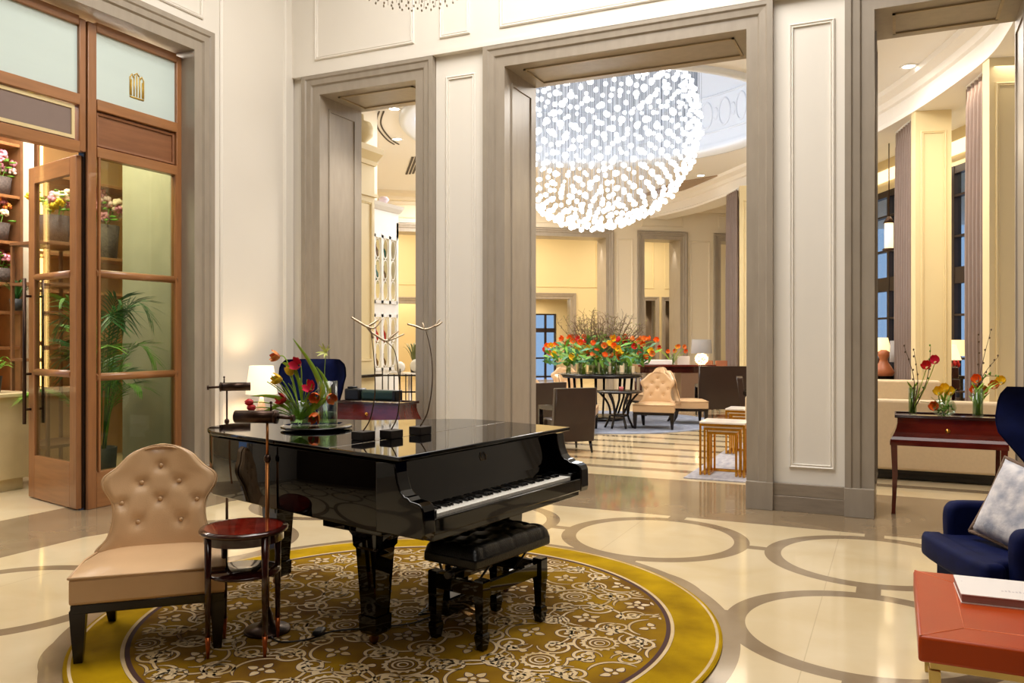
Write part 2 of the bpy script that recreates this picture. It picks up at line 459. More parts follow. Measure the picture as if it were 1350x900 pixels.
# left wall (local x = world y, local -y = into the hall)
XL = -6.45
g = G()
g.bx(6.425, 7.74, 0, 0.3, 0, 6.9); g.bx(-4.5, 1.86, 0, 0.3, 0, 6.9); g.bx(1.86, 6.425, 0, 0.3, 4.68, 6.9)
panel(g, 2.2, 6.33, 4.81, 6.5, 0); panel(g, 6.56, 7.6, 0.42, 6.5, 0.0)
S('wall_left', g, cream, loc=(XL, 0, 0), rz=PI / 2, label='cream wall left of the piano holding the wood shop front', cat='wall')
casing('trim_4', 2.1, 6.19, 4.455, (XL, 0, 0), PI / 2, label='grey stone casing round the wood shop front', tk=0.3, reveal=False)
g = G()
g.bx(6.425, 7.71, -0.055, 0, 0, 0.135, bev=0.003); g.bx(6.425, 7.71, -0.04, 0, 0.135, 0.245, bev=0.004)
S('baseboard_left', g, base_stone, loc=(XL, 0, 0), rz=PI / 2, label='brown stone baseboard below the cream left wall', cat='baseboard')
# rest of the hall behind the camera
hall_unlit = mat('unlit_wall_dark', (70, 50, 38), 0.6, var=0.1)  # dark colour stands in for unlit walls, so piano reflections stay black
g = G(); g.bx(5.0, 5.3, -4.5, YB, 0, 6.9); S('wall_right', g, hall_unlit, cat='wall', label='wall on the right outside the view, coloured dark as if unlit')
g = G(); g.bx(XL, 5.3, -4.8, -4.5, 0, 6.9); S('wall_front', g, hall_unlit, cat='wall', label='wall behind the camera, coloured dark as if unlit')
g = G(); g.bx(-6.8, 5.3, -4.8, HW, 6.9, 7.1); S('ceiling', g, white_paint, cat='ceiling', label='white hall ceiling high above the view')

# ------------------------------------------------------------------ shop front in oak
def screen(g, x0, x1, z0, z1, y0=0.14, y1=0.22, mi=0, bev=0.006): g.bx(x0, x1, y0, y1, z0, z1, bev=bev, mi=mi)
sf = T('window_1', 'oak framed sidelight with two glass panes under a wood panel and pale transom', 'window', (XL, 0, 0), PI / 2, kind='structure')
g = G()
screen(g, 5.115, 5.205, 0, 4.40); screen(g, 6.125, 6.19, 0, 4.40)
screen(g, 5.205, 6.125, 4.335, 4.42, mi=1); screen(g, 5.205, 6.125, 3.62, 3.72, 0.13, mi=1); screen(g, 5.205, 6.125, 3.19, 3.285, 0.13, mi=1)
screen(g, 5.205, 6.125, 0.0, 0.33, mi=1)
for x in (5.215, 6.095): g.bx(x, x + 0.02, 0.125, 0.15, 0.33, 3.19)
g.build('window_frame', [oak, oak_h], sf)
for i, z in enumerate((2.135, 1.19)):
    g = G(); g.tube([(5.2, 0.16, z), (6.13, 0.16, z)], 0.036, 12); g.build('glazing_bar', oak_h, sf)
g = G(); g.bx(5.205, 6.125, 0.175, 0.19, 3.285, 3.62); g.moulding([(5.24, 3.32), (5.24, 3.585), (6.09, 3.585), (6.09, 3.32)], [(0, -0.175), (0, -0.16), (0.02, -0.155), (0.03, -0.175)], closed=True)
g.build('wood_panel', oak_panel, sf)
g = G(); g.bx(5.205, 6.125, 0.17, 0.18, 3.72, 4.335); g.build('transom_glass', transom_refl, sf, label='pale blue transom glass with painted ceiling reflection')
# gold comb-like crest on the transom glass
g = G()
cx, cz = 5.665, 3.955
crest_gold = mat('crest_gold', (214, 178, 84), 0.45, metal=0.4)
for i in range(5):
    h = (0.15, 0.19, 0.205, 0.19, 0.15)[i]; x = cx - 0.064 + i * 0.032
    g.tube([(x, 0.166, cz - 0.09), (x, 0.166, cz - 0.09 + h)], 0.006, 6)
g.tube([(cx - 0.08, 0.166, cz - 0.105), (cx + 0.08, 0.166, cz - 0.105)], 0.007, 6)
g.tube([(cx - 0.078, 0.166, cz - 0.09), (cx - 0.078, 0.166, cz + 0.08), (cx - 0.055, 0.166, cz + 0.115), (cx - 0.04, 0.166, cz + 0.085)], 0.006, 6)
g.tube([(cx + 0.078, 0.166, cz - 0.09), (cx + 0.078, 0.166, cz + 0.08), (cx + 0.055, 0.166, cz + 0.115), (cx + 0.04, 0.166, cz + 0.085)], 0.006, 6)
g.tube([(cx - 0.03, 0.166, cz + 0.11), (cx, 0.166, cz + 0.135), (cx + 0.03, 0.166, cz + 0.11)], 0.006, 6)
g.build('gold_crest', crest_gold, sf, label='small gold fluted crest')
g = G(); g.bx(5.205, 6.125, 0.178, 0.186, 0.33, 3.19); g.build('pane', pane_dim, sf)

df = T('window_2', 'oak transom frame over the doorway with pale glass and a taupe panel edged in cream', 'window', (XL, 0, 0), PI / 2, kind='structure')
g = G()
screen(g, 5.03, 5.095, 3.215, 4.40); screen(g, 2.1, 3.2, 3.2, 3.3, mi=1); screen(g, 3.1, 3.19, 0, 4.40)
screen(g, 3.19, 5.03, 4.335, 4.42, mi=1); screen(g, 3.19, 5.03, 3.62, 3.72, 0.13, mi=1); screen(g, 3.19, 5.03, 3.20, 3.30, 0.13, mi=1)
g.bx(5.095, 5.115, 0.17, 0.24, 0, 4.4, mi=2)  # black strip painted in for the shaded gap between post and door
g.build('window_frame', [oak, oak_h, black_wood], df)
g = G(); g.bx(3.19, 5.03, 0.17, 0.18, 3.72, 4.335); g.build('transom_glass', transom_refl, df)
g = G(); g.bx(3.22, 5.0, 0.165, 0.19, 3.31, 3.61); g.build('fascia_panel', sign_grey, df, label='taupe panel')
g = G(); g.moulding([(3.26, 3.345), (3.26, 3.58), (4.965, 3.58), (4.965, 3.345)], [(0, -0.165), (0, -0.155), (0.03, -0.155), (0.03, -0.165)], closed=True); g.build('panel_border', sign_cream, df, label='cream border strip')

dr = T('door_1', 'open oak glazed door leaf with a long dark pull handle', 'door', (-6.655, 5.075, 0), math.atan2(0.225, -0.975), kind='structure')
g = G(); W = 1.0
g.bx(0, 0.13, -0.025, 0.025, 0.01, 3.19, bev=0.005); g.bx(W - 0.13, W, -0.025, 0.025, 0.01, 3.19, bev=0.005)
g.bx(0.13, W - 0.13, -0.025, 0.025, 3.03, 3.19, bev=0.004, mi=1); g.bx(0.13, W - 0.13, -0.025, 0.025, 0.01, 0.42, bev=0.004, mi=1)
g.build('door_frame', [oak, oak_h], dr)
for z in (2.13, 1.22):
    g = G(); g.tube([(0.12, 0, z), (W - 0.12, 0, z)], 0.034, 12); g.build('glazing_bar', oak_h, dr)
g = G(); g.bx(0.13, W - 0.13, -0.005, 0.005, 0.42, 3.03); g.build('pane', pane, dr)
g = G()
for sy in (-1, 1):
    g.tube([(W - 0.06, sy * 0.085, 0.72), (W - 0.06, sy * 0.085, 2.12)], 0.017, 12)
    for z in (0.86, 1.2, 1.95): g.tube([(W - 0.06, sy * 0.02, z), (W - 0.06, sy * 0.085, z)], 0.012, 8)
g.build('door_handle', dark_bronze, dr)

# ------------------------------------------------------------------ shop interior
g = G(); g.bx(-13.0, -12.8, 1.0, 8.45, 0, 4.6); S('wall_shop_back', g, shop_counter, cat='wall', label='pale wall at the back of the flower shop')
g = G(); g.bx(-7.78, -6.75, 6.47, 6.75, 0, 4.6); S('wall_shop_side', g, grey_green, cat='wall', label='greenish grey plaster wall behind the sidelight glass')
g = G(); g.bx(-13.0, -6.77, 0.8, 8.56, 4.6, 4.75); S('ceiling_shop', g, white_paint, cat='ceiling', label='flower shop ceiling')
g = G(); g.bx(-13, -6.77, 8.45, 8.56, 0, 4.6); S('wall_shop_right', g, shop_counter, cat='wall', label='shop wall beyond the shelves')
g = G(); g.bx(-9.42, -9.12, 6.21, 6.37, 0, 4.6); S('trim_5', g, cream_lounge, cat='trim', label='cream upright between the flower shelves')
# shelf units
def shelf_unit(name, label, y0, y1, x, zs):
    t = T(name, label, 'shelves', (x, y0, 0))
    w = y1 - y0
    g = G(); g.bx(-0.42, -0.40, 0, w, 0.0, 4.5); g.build('back_panel', mat('shelf_back_golden', (176, 138, 88), 0.5), t)
    for k in (0, 1):
        g = G(); yy = 0.0 if k == 0 else w - 0.03
        g.bx(-0.40, 0.0, yy, yy + 0.03, 0.0, 4.5); g.build('upright', shop_shelf, t)
    for z in zs:
        g = G(); g.bx(-0.398, -0.01, 0.031, w - 0.031, z - 0.035, z, bev=0.003); g.build('shelf', oak_h, t)
    n = max(1, round(w / 0.55))
    for i in range(n):
        for z0, z1 in zip(zs, zs[1:]):
            g = G(); yy = w * (i + 0.5) / n
            g.bx(-0.395, -0.375, yy - 0.018, yy + 0.018, z0 + 0.01, z1 - 0.045); g.build('light_strip', strip_lit, t)
    return t
ZS = [0.95, 1.45, 1.85, 2.17, 2.64, 3.16, 3.75, 4.35]
shelf_unit('display_shelves', 'lit wooden flower shelves seen through the open doorway, left of the cream upright', 4.6, 6.19, -9.05, ZS)
shelf_unit('display_shelves', 'lit wooden shelves seen through the sidelight, holding a basket of pink flowers', 6.40, 8.3, -9.1, [0.95, 1.5, 2.12, 2.57, 3.5, 4.35])

def puff(g, c, r, mi):                                    # a peony-like bloom
    for k in range(15):
        a = rnd.uniform(0, 2 * PI); e = rnd.uniform(-0.5, 1.2)
        d = Vector((math.cos(a) * math.cos(e), math.sin(a) * math.cos(e), math.sin(e))) * r * 0.62
        g.ball(Vector(c) + d, r * rnd.uniform(0.3, 0.45), 1, mi, sc=(1, 1, rnd.uniform(0.45, 0.9)), rot=Matrix.Rotation(rnd.uniform(0, 3), 4, (rnd.random(), rnd.random(), rnd.random() + 0.1)))
def bouquet(label, loc, r, n, cols, basket=True, bh=0.35, br=0.16, group=None, bl=None):
    z0 = 0
    if basket:
        b = G(); b.lathe([(0, 0.0), (br * 0.85, 0.0), (br, bh), (br * 0.9, bh), (br * 0.8, 0.05), (0, 0.05)], n=20)
        o = b.build('woven_vase', dark_basket, loc=loc); tag(o, bl or ('dark woven vase holding the ' + ' '.join(label.split()[:11])), 'vase', 'woven vases on the shop shelves')
        z0 = bh
    t = T('flower_bouquet', label, 'flowers', (loc[0], loc[1], loc[2] + z0 - 0.06), group=group)
    for i in range(n):
        a = rnd.uniform(0, 2 * PI); q = rnd.random() ** 0.5
        p = (math.cos(a) * r * q, math.sin(a) * r * q, 0.10 + r * rnd.uniform(0.2, 1.5) * (1.1 - q * 0.6))
        b = G(); puff(b, p, r * rnd.uniform(0.26, 0.38), 0); b.build('bloom', rnd.choice(cols), t)
    b = G()
    for i in range(16):
        a = rnd.uniform(0, 2 * PI); q = r * rnd.uniform(0.5, 1.1)
        b.ball((math.cos(a) * q, math.sin(a) * q, 0.08 + rnd.uniform(0, r)), r * 0.25, 1, 0, sc=(1, 0.45, 0.25), rot=Matrix.Rotation(a, 4, 'Z'))
    for i in range(6):
        a = i; b.tube([(0, 0, -0.2 if basket else 0), (math.cos(a) * r * 0.5, math.sin(a) * r * 0.5, r)], 0.005, 5)
    b.build('foliage', leaf, t)
    return t
pinks = [P_PINK, P_CREAM, P_PINK, mat('petal_blush', (240, 206, 196), 0.5)]
bouquet('pink and cream peony bunch in the basket behind the sidelight', (-9.3, 7.42, 2.575), 0.27, 16, pinks, bh=0.42, br=0.21)
bouquet('pink peony bunch on the upper shelf at the photo left edge', (-9.25, 6.0, 3.165), 0.2, 10, pinks, bh=0.2)
bouquet('peach and yellow bunch on the second shelf at the left edge', (-9.25, 5.98, 2.645), 0.2, 10, [P_APR, P_CREAM, P_PINK], bh=0.2)
bouquet('pink and rust bunch on the third shelf at the left edge', (-9.25, 6.0, 2.175), 0.18, 9, [P_PINK, P_APR, P_PINK], bh=0.16)
def hanging_pos(u, v, Z): return P(u, v, Z)
p = P(72, 285, 8.9)
bouquet('white and yellow rose bunch seen through the upper pane of the door leaf', (p.x, p.y, p.z - 0.30), 0.24, 12, [P_CREAM, P_CREAM, P_YEL, P_PINK], bh=0.3)
g = G(); g.bx(p.x - 0.3, p.x + 0.3, p.y - 0.3, p.y + 0.3, p.z - 0.335, p.z - 0.302, bev=0.003)
for dx in (-0.28, 0.28):
    for dy in (-0.28, 0.28): g.bx(p.x + dx - 0.015, p.x + dx + 0.015, p.y + dy - 0.015, p.y + dy + 0.015, 0, p.z - 0.34)
for z in (0.4, 1.3, 2.1): g.bx(p.x - 0.3, p.x + 0.3, p.y - 0.3, p.y + 0.3, z, z + 0.03)
tag(g.build('plant_stand', shop_shelf), 'tall wooden plant stand behind the open door leaf', 'stand')
g = G(); g.tube([(p.x - 0.1, p.y - 0.25, 0.44), (p.x - 0.1, p.y - 0.25, 1.28)], 0.012, 6); g.tube([(p.x - 0.1, p.y - 0.25, 1.34), (p.x - 0.1, p.y - 0.25, 2.08)], 0.012, 6)
# counter and small pot plants
g = G(); g.bx(-9.0, -8.1, 4.2, 5.62, 0.12, 0.95, bev=0.01); g.bx(-8.95, -8.15, 4.25, 5.57, 0.0, 0.12); g.bx(-9.05, -8.05, 4.15, 5.67, 0.95, 0.99, bev=0.006)
tag(g.build('shop_counter', shop_counter), 'pale stone shop counter inside the doorway at the left edge', 'counter')
g = G(); g.bx(-9.5, -9.02, 5.7, 6.2, 0.0, 0.3); 
def leafy(g, c, n, L, mi, w=0.02, spread=1.0, droop=0.6):
    for i in range(n):
        a = 2 * PI * i / n + rnd.uniform(-0.3, 0.3); h = L * rnd.uniform(0.6, 1.0); o = spread * L * rnd.uniform(0.3, 0.8)
        p0 = Vector(c); p1 = p0 + Vector((math.cos(a) * o * 0.4, math.sin(a) * o * 0.4, h)); p2 = p0 + Vector((math.cos(a) * o, math.sin(a) * o, h * droop))
        pts = bez(p0, p1, p2, 6); q = Vector((-math.sin(a), math.cos(a), 0)); rows = []
        for k, pt in enumerate(pts):
            ww = w * math.sin(PI * min(0.97, 0.12 + 0.85 * k / 6)); rows.append((Vector(pt) - q * ww, Vector(pt) + q * ww))
        g.sheet(rows, mi=mi)
t = T('potted_plant', 'small bright green plant in a dark pot on the shop counter', 'plant', (-8.3, 5.35, 0.99))
g = G(); g.lathe([(0, 0), (0.07, 0), (0.09, 0.17), (0.08, 0.17), (0.07, 0.14), (0, 0.14)], n=18); g.build('pot', pot_dark, t)
g = G(); leafy(g, (0, 0, 0.13), 26, 0.34, 0, w=0.018); g.build('foliage', leaf, t)
t = T('potted_plant', 'spiky fan palm on the shelf beside the door pull handle', 'plant', (-8.95, 6.05, 1.855))
g = G(); g.lathe([(0, 0), (0.06, 0), (0.08, 0.13), (0, 0.12)], n=14); g.build('pot', pot_dark, t)
g = G(); leafy(g, (0, 0, 0.1), 30, 0.34, 0, w=0.01, spread=1.3, droop=0.7); g.build('foliage', leaf_dk, t)

# areca palm in the dark planter behind the sidelight glass
t = T('potted_palm', 'feathery areca palm in a dark grey planter behind the sidelight glass', 'plant', (-7.32, 5.80, 0))
g = G(); g.lathe([(0, 0), (0.15, 0), (0.175, 0.44), (0.155, 0.44), (0.14, 0.39), (0, 0.39)], n=26); g.build('planter', pot_dark, t)
g = G(); g.lathe([(0, 0.395), (0.145, 0.395)], n=20); g.build('soil', soil, t)
for k in range(20):
    a = 2 * PI * k / 20 + rnd.uniform(-0.2, 0.2)
    H = rnd.uniform(1.1, 2.05); o = rnd.uniform(0.35, 0.85) * (0.6 if k % 3 else 1)
    if k % 4 == 0: H *= 0.72
    p0 = Vector((math.cos(a) * 0.06, math.sin(a) * 0.06, 0.38)); p1 = p0 + Vector((math.cos(a) * o * 0.25, math.sin(a) * o * 0.25, H)); p2 = p0 + Vector((math.cos(a) * o, math.sin(a) * o, H * rnd.uniform(0.62, 0.95)))
    if p2.x + 0 > 0.55: p2.x = 0.55
    if p2.y > 0.30: p2.y = 0.30
    if p2.x < -0.5: p2.x = -0.5
    if p2.y < -0.42: p2.y = -0.42
    pts = [Vector(q) for q in bez(p0, p1, p2, 16)]
    g = G(); g.tube(pts, [0.008 - 0.0004 * i for i in range(17)], 5)
    for i in range(6, 17):
        tdir = (pts[i] - pts[i - 1]).normalized(); side = tdir.cross(Vector((0, 0, 1))).normalized()
        ln = 0.27 * math.sin(PI * (i - 4) / 15) + 0.05
        for sgn in (-1, 1):
            for jj in (0, 0.5):
                b0 = pts[i] - tdir * jj * (pts[i] - pts[i - 1]).length
                e = b0 + side * sgn * ln * 0.75 + tdir * ln * 0.75 - Vector((0, 0, ln * 0.3)); mid = (b0 + e) / 2 + Vector((0, 0, 0.02))
                wv = tdir.cross(side).normalized() * 0.0 + (tdir - side * sgn).normalized() * 0.009
                g.sheet([(b0 - wv * 0.3, b0 + wv * 0.3), (mid - wv, mid + wv), (e, e + wv * 0.1)])
    g.build('frond', leaf_dk if k % 3 else leaf, t)

# ------------------------------------------------------------------ round rug
RC = (-2.475, 3.945)
rug_plain = mat('rug_olive_gold', (186, 150, 8), 0.95, col2=(140, 108, 4), scale=3.2, detail=6, bump=0.4, bscale=300, spec=0.1)
rug_field = mat('rug_field_bronze', (152, 116, 14), 0.95, col2=(98, 66, 24), scale=2.4, detail=3, bump=0.4, bscale=300, spec=0.1)
rug_scroll = mat('rug_cream_scroll', (214, 192, 156), 0.95, col2=(186, 158, 108), scale=4, spec=0.1)
rug_line = mat('rug_dark_outline', (70, 44, 40), 0.95)
t = T('round_rug', 'large round olive rug with cream scroll pattern under the grand piano', 'rug', (RC[0], RC[1], 0))
g = G(); g.lathe([(1.462, 0.0), (1.70, 0.0), (1.705, 0.008), (1.695, 0.014), (1.462, 0.014)], n=160, smooth=False); g.lathe([(1.672, 0.0145), (1.686, 0.0145)], n=160, mi=1, smooth=False)
g.build('border', [rug_plain, rug_scroll], t, label='plain olive outer border')
g = G(); g.lathe([(0, 0.002), (1.46, 0.002), (1.46, 0.014), (0, 0.014)], n=160, smooth=False)
def rib(pts, w=0.014):
    run = []
    for q in list(pts) + [None]:
        if q is not None and math.hypot(q[0], q[1]) < 1.40: run.append(q)
        else:
            if len(run) > 2:
                n = len(run)
                ws = [w * min(1, 0.35 + 4 * min(i, n - 1 - i) / n) for i in range(n)]
                g.ribbon(run, [x + 0.008 for x in ws], 0.0145, 2); g.ribbon(run, ws, 0.0150, 1)
            run = []
def blob(c, L, w, a):
    if math.hypot(*c) > 1.37: return
    for k, mi, z in ((1.35, 2, 0.01455), (1.0, 1, 0.01505)):
        vs = []
        for i in range(10):
            tt = 2 * PI * i / 10; x = math.cos(tt) * L / 2 * (1 if k == 1 else 1.15); y = math.sin(tt) * w / 2 * k * (1 - 0.5 * math.cos(tt))
            vs.append(g.bm.verts.new((c[0] + x * math.cos(a) - y * math.sin(a), c[1] + x * math.sin(a) + y * math.cos(a), z)))
        f = g.bm.faces.new(vs); f.material_index = mi
        if f.normal.z < 0: f.normal_flip()
def spiral(c, r, a0, turns, sgn=1, w=0.014):
    n = int(22 * turns)
    pts = [(c[0] + r * (1 - 0.82 * i / n) * math.cos(a0 + sgn * 2 * PI * turns * i / n), c[1] + r * (1 - 0.82 * i / n) * math.sin(a0 + sgn * 2 * PI * turns * i / n)) for i in range(n + 1)]
    rib(pts, w); e = pts[-1]
    blob(e, r * 0.3, r * 0.26, a0)
def flower(c, r, n, a0):
    for i in range(n):
        a = a0 + 2 * PI * i / n
        blob((c[0] + math.cos(a) * r * 0.62, c[1] + math.sin(a) * r * 0.62), r * 0.62, r * 0.42, a)
    blob(c, r * 0.34, r * 0.34, 0)
def medallion(c, r):
    for k in (1.0, 0.62, 0.3):
        rib([(c[0] + r * k * math.cos(2 * PI * i / 30) * (1 + (0.05 * math.cos(i * PI)) * (k == 1)), c[1] + r * k * math.sin(2 * PI * i / 30)) for i in range(31)], 0.016 if k == 1 else 0.011)
    for i in range(16):
        a = 2 * PI * i / 16; blob((c[0] + r * 1.1 * math.cos(a), c[1] + r * 1.1 * math.sin(a)), 0.03, 0.022, a)
q7 = random.Random(3)
hx = 0.375
for i in range(-5, 6):
    for j in range(-5, 6):
        cx = (i + 0.5 * (j % 2)) * hx; cy = j * hx * 0.866
        if math.hypot(cx, cy) > 1.6: continue
        kind = (i + 2 * j) % 3; a = q7.uniform(0, 2 * PI)
        if kind == 0:
            medallion((cx, cy), 0.08)
            for k in range(6): a2 = k * PI / 3 + 0.5; blob((cx + 0.15 * math.cos(a2), cy + 0.15 * math.sin(a2)), 0.05, 0.035, a2)
        else:
            flower((cx, cy), 0.085, 5 if kind == 1 else 4, a)
        for k in range(6):
            a2 = k * PI / 3 + PI / 6 + q7.uniform(-0.15, 0.15)
            m = (cx + 0.185 * math.cos(a2), cy + 0.185 * math.sin(a2))
            if k % 2 == (j % 2): spiral(m, 0.088 + q7.uniform(-0.012, 0.015), a2 + PI * 0.6, 1.6, 1 if (i + k) % 2 else -1, 0.016)
            else:
                blob(m, 0.06, 0.034, a2 + 1.2); blob((m[0] + 0.03 * math.cos(a2 - 1), m[1] + 0.03 * math.sin(a2 - 1)), 0.05, 0.03, a2 - 0.8)
        arc0 = q7.uniform(0, 2 * PI)
        rib([(cx + 0.21 * math.cos(arc0 + 0.16 * k), cy + 0.21 * math.sin(arc0 + 0.16 * k)) for k in range(20)], 0.015)
        rib([(cx + 0.13 * math.cos(arc0 + 2.2 + 0.16 * k), cy + 0.13 * math.sin(arc0 + 2.2 + 0.16 * k)) for k in range(16)], 0.014)
for rr, w, mi in ((1.43, 0.022, 2), (1.452, 0.018, 1)):
    g.ribbon([(rr * math.cos(2 * PI * k / 160), rr * math.sin(2 * PI * k / 160)) for k in range(161)], w, 0.0151, mi)
g.build('patterned_field', [rug_field, rug_scroll, rug_line], t, label='bronze field covered in cream scrolls and flowers')
RZ = 0.0152

# ------------------------------------------------------------------ grand piano
PA = R(80.6)
pn = T('grand_piano', 'black polished grand piano with closed lid standing on the round rug', 'piano', (-2.046, 3.169, RZ), PA)
SH = 0.10
# local: x along the keyboard (near end 0, far end 1.5), y towards the tail
W0 = 1.50
def q2(x, y): return (x + (SH * y if y > 0 else 0), y)
def outline(o=0.0, y0=0.0):
    pts = [(-o, y0), (W0 + o, y0), (W0 + o, 0.55)]
    pts += [tuple(Vector(p)) for p in smooth_path([(W0 + o, 0.62, 0), (W0 - 0.04 + o, 0.82, 0), (1.24 + o, 1.05, 0), (1.02 + o, 1.25, 0), (0.90 + o, 1.50, 0), (0.76 + o * 0.7, 1.73 + o, 0), (0.55, 1.835 + o, 0), (0.29, 1.835 + o, 0), (0.10 - o * 0.5, 1.76 + o, 0), (0.0 - o, 1.57, 0)], 5)]
    out = []
    for p in pts: out.append(q2(p[0], p[1]))
    return out
g = G(); g.prism([(x, y, 0.63) for x, y in outline(0, 0.14)], (0, 0, 0.335), smooth=True, bev=0.006); g.build('case', black_lacquer, pn)
# cheeks with the scrolled arm profile
prof = [(0.139, 0.963), (0.02, 0.963), (0.014, 0.92), (0.004, 0.875), (-0.012, 0.84), (-0.036, 0.816), (-0.055, 0.814), (-0.07, 0.800), (-0.115, 0.795), (-0.138, 0.785), (-0.150, 0.76), (-0.152, 0.66), (-0.145, 0.635), (0.139, 0.635)]
for x0 in (0.0, W0 - 0.085):
    g = G(); g.prism([(x0, y, z) for y, z in prof], (0.085, 0, 0), bev=0.007); g.build('key_cheek', black_lacquer, pn)
g = G(); g.bx(0.085, W0 - 0.085, -0.135, 0.139, 0.61, 0.685, bev=0.005); g.bx(0.085, W0 - 0.085, -0.148, -0.118, 0.64, 0.715, bev=0.006); g.build('key_bed', black_lacquer, pn)
g = G()
g.prism([(0.087, 0.03, 0.735), (0.087, 0.045, 0.78), (0.087, 0.09, 0.955), (0.087, 0.108, 0.955), (0.087, 0.108, 0.735)], (W0 - 0.174, 0, 0), bev=0.004)
g.build('fallboard', black_lacquer, pn)
g = G()                                                     # small faded gold maker's emblem, centred on the fallboard
cxm = W0 / 2
def fb(x, z): return (x, 0.043 + (z - 0.78) * 0.257 - 0.0015, z)
g.tube([fb(cxm - 0.02, 0.885), fb(cxm - 0.026, 0.905), fb(cxm - 0.012, 0.925)], 0.002, 5); g.tube([fb(cxm + 0.02, 0.885), fb(cxm + 0.026, 0.905), fb(cxm + 0.012, 0.925)], 0.002, 5)
g.tube([fb(cxm - 0.02, 0.885), fb(cxm + 0.02, 0.885)], 0.002, 5)
for dx in (-0.008, 0, 0.008): g.tube([fb(cxm + dx, 0.887), fb(cxm + dx, 0.92)], 0.001, 4)
g.build('emblem', mat('faded_gold', (120, 96, 54), 0.4, metal=0.7), pn, label='small gold lyre emblem')
kb = G(); kb.bx(0.087, W0 - 0.087, -0.115, 0.06, 0.687, 0.703); kbo = kb.build('keyboard', black_wood, pn)
for x0 in (0.087, W0 - 0.087 - 0.052):
    g = G(); g.bx(x0, x0 + 0.052, -0.115, 0.035, 0.704, 0.745, bev=0.004); g.build('key_block', black_lacquer, kbo)
wk = None; KX0 = 0.141; kw = (W0 - 2 * 0.141) / 52
for i in range(52):
    if wk is None:
        g = G(); g.bx(0.0005, kw - 0.0008, -0.11, 0.035, 0.705, 0.727, bev=0.0015); wk = g.build('white_key', ivory, kbo); o = wk
    else:
        o = wk.copy(); COL.objects.link(o)
    o.location = (KX0 + i * kw, 0, 0)
bk = None
for i in range(51):
    if i % 7 in (1, 4) : continue                            # pattern from A0
    if bk is None:
        g = G(); g.prism([(-0.0055, -0.06, 0.728), (-0.0055, -0.055, 0.740), (-0.0055, 0.034, 0.741), (-0.0055, 0.034, 0.728)], (0.011, 0, 0), bev=0.0012); bk = g.build('black_key', black_lacquer, kbo); o = bk
    else:
        o = bk.copy(); COL.objects.link(o)
    o.location = (KX0 + (i + 1) * kw, 0, 0)
# lid in two leaves with the brass hinge seam
full = outline(0.012, -0.012)
HY = 0.48
main = [(x, y) for x, y in full if y > HY]
a0 = q2(-0.012, HY + 0.003); a1 = q2(W0 + 0.012, HY + 0.003)
mainp = [a0, a1] + [p for p in full if p[1] > HY + 0.02]
g = G(); g.prism([(x, y, 0.974) for x, y in mainp], (0, 0, 0.022), bev=0.005, smooth=True); g.build('lid', black_lacquer, pn)
b0 = q2(-0.012, HY - 0.001); b1 = q2(W0 + 0.012, HY - 0.001)
g = G(); g.prism([(x, y, 0.974) for x, y in ((-0.012, -0.014), (W0 + 0.012, -0.014), b1, b0)], (0, 0, 0.022), bev=0.005); g.build('front_lid_flap', black_lacquer, pn)
g = G(); g.tube([(b0[0], b0[1] + 0.002, 0.993), (b1[0], b1[1] + 0.002, 0.993)], 0.0022, 8); g.build('lid_hinge', mat('hinge_brass', (190, 168, 120), 0.35, metal=0.8), pn)
# legs
def piano_leg(x, y, brackets):
    g = G(); w = 0.075
    sec = [(0.615, 0.085), (0.50, 0.078), (0.485, 0.068), (0.20, 0.052), (0.155, 0.050), (0.15, 0.058), (0.075, 0.056), (0.06, 0.046)]
    rings = []
    for z, h in sec: rings.append([g.bm.verts.new((x + sx * h, y + sy * h, z)) for sx, sy in ((-1, -1), (1, -1), (1, 1), (-1, 1))])
    fs = []
    for a, b in zip(rings, rings[1:]):
        for k in range(4): fs.append(g.bm.faces.new((a[k], a[(k + 1) % 4], b[(k + 1) % 4], b[k])))
    fs.append(g.bm.faces.new(rings[0])); fs.append(g.bm.faces.new(rings[-1][::-1])); bmesh.ops.recalc_face_normals(g.bm, faces=fs)
    ax = (0, 1) 
    for dx, dy in brackets:
        n = 8; L = 0.20
        pts = [(0.07, 0.46)] + [(0.07 + L * (1 - math.cos(PI / 2 * k / n)), 0.46 + 0.14 * math.sin(PI / 2 * k / n)) for k in range(1, n + 1)] + [(0.07 + L, 0.628), (0.07, 0.628)]
        if dx: g.prism([(x + dx * u, y - 0.055, z) for u, z in pts], (0, 0.11, 0))
        else: g.prism([(x - 0.055, y + dy * u, z) for u, z in pts], (0.11, 0, 0))
    leg = g.build('leg', black_lacquer, pn)
    g = G(); g.tube([(x, y, 0.062), (x, y, 0.04)], 0.012, 10); g.lathe([(0, 0), (0.024, 0), (0.024, 0.02), (0, 0.02)], n=16, M=Matrix.Translation((x, y + 0.02, 0.0235)) @ Matrix.Rotation(PI / 2, 4, 'X'))
    g.build('caster', mat('aged_brass', (120, 78, 40), 0.4, metal=0.8), leg)
piano_leg(0.235, 0.365, [(1, 0), (0, 1), (0, -1)]); piano_leg(1.30, 0.30, [(-1, 0), (0, 1)]); piano_leg(0.62, 1.56, [(-1, 0), (0, -1)])
g = G()                                                      # underside beams
g.bx(0.1, 0.36, 0.2, 0.6, 0.585, 0.632, bev=0.006); g.bx(0.25, 1.4, 0.24, 0.33, 0.585, 0.632, bev=0.004); g.build('leg_plate', black_lacquer, pn)
g = G()                                                      # pedal lyre
for x in (0.67, 0.83): g.tube([(x, 0.22, 0.61), (x, 0.24, 0.4), (x, 0.26, 0.14)], [0.02, 0.016, 0.02], 10)
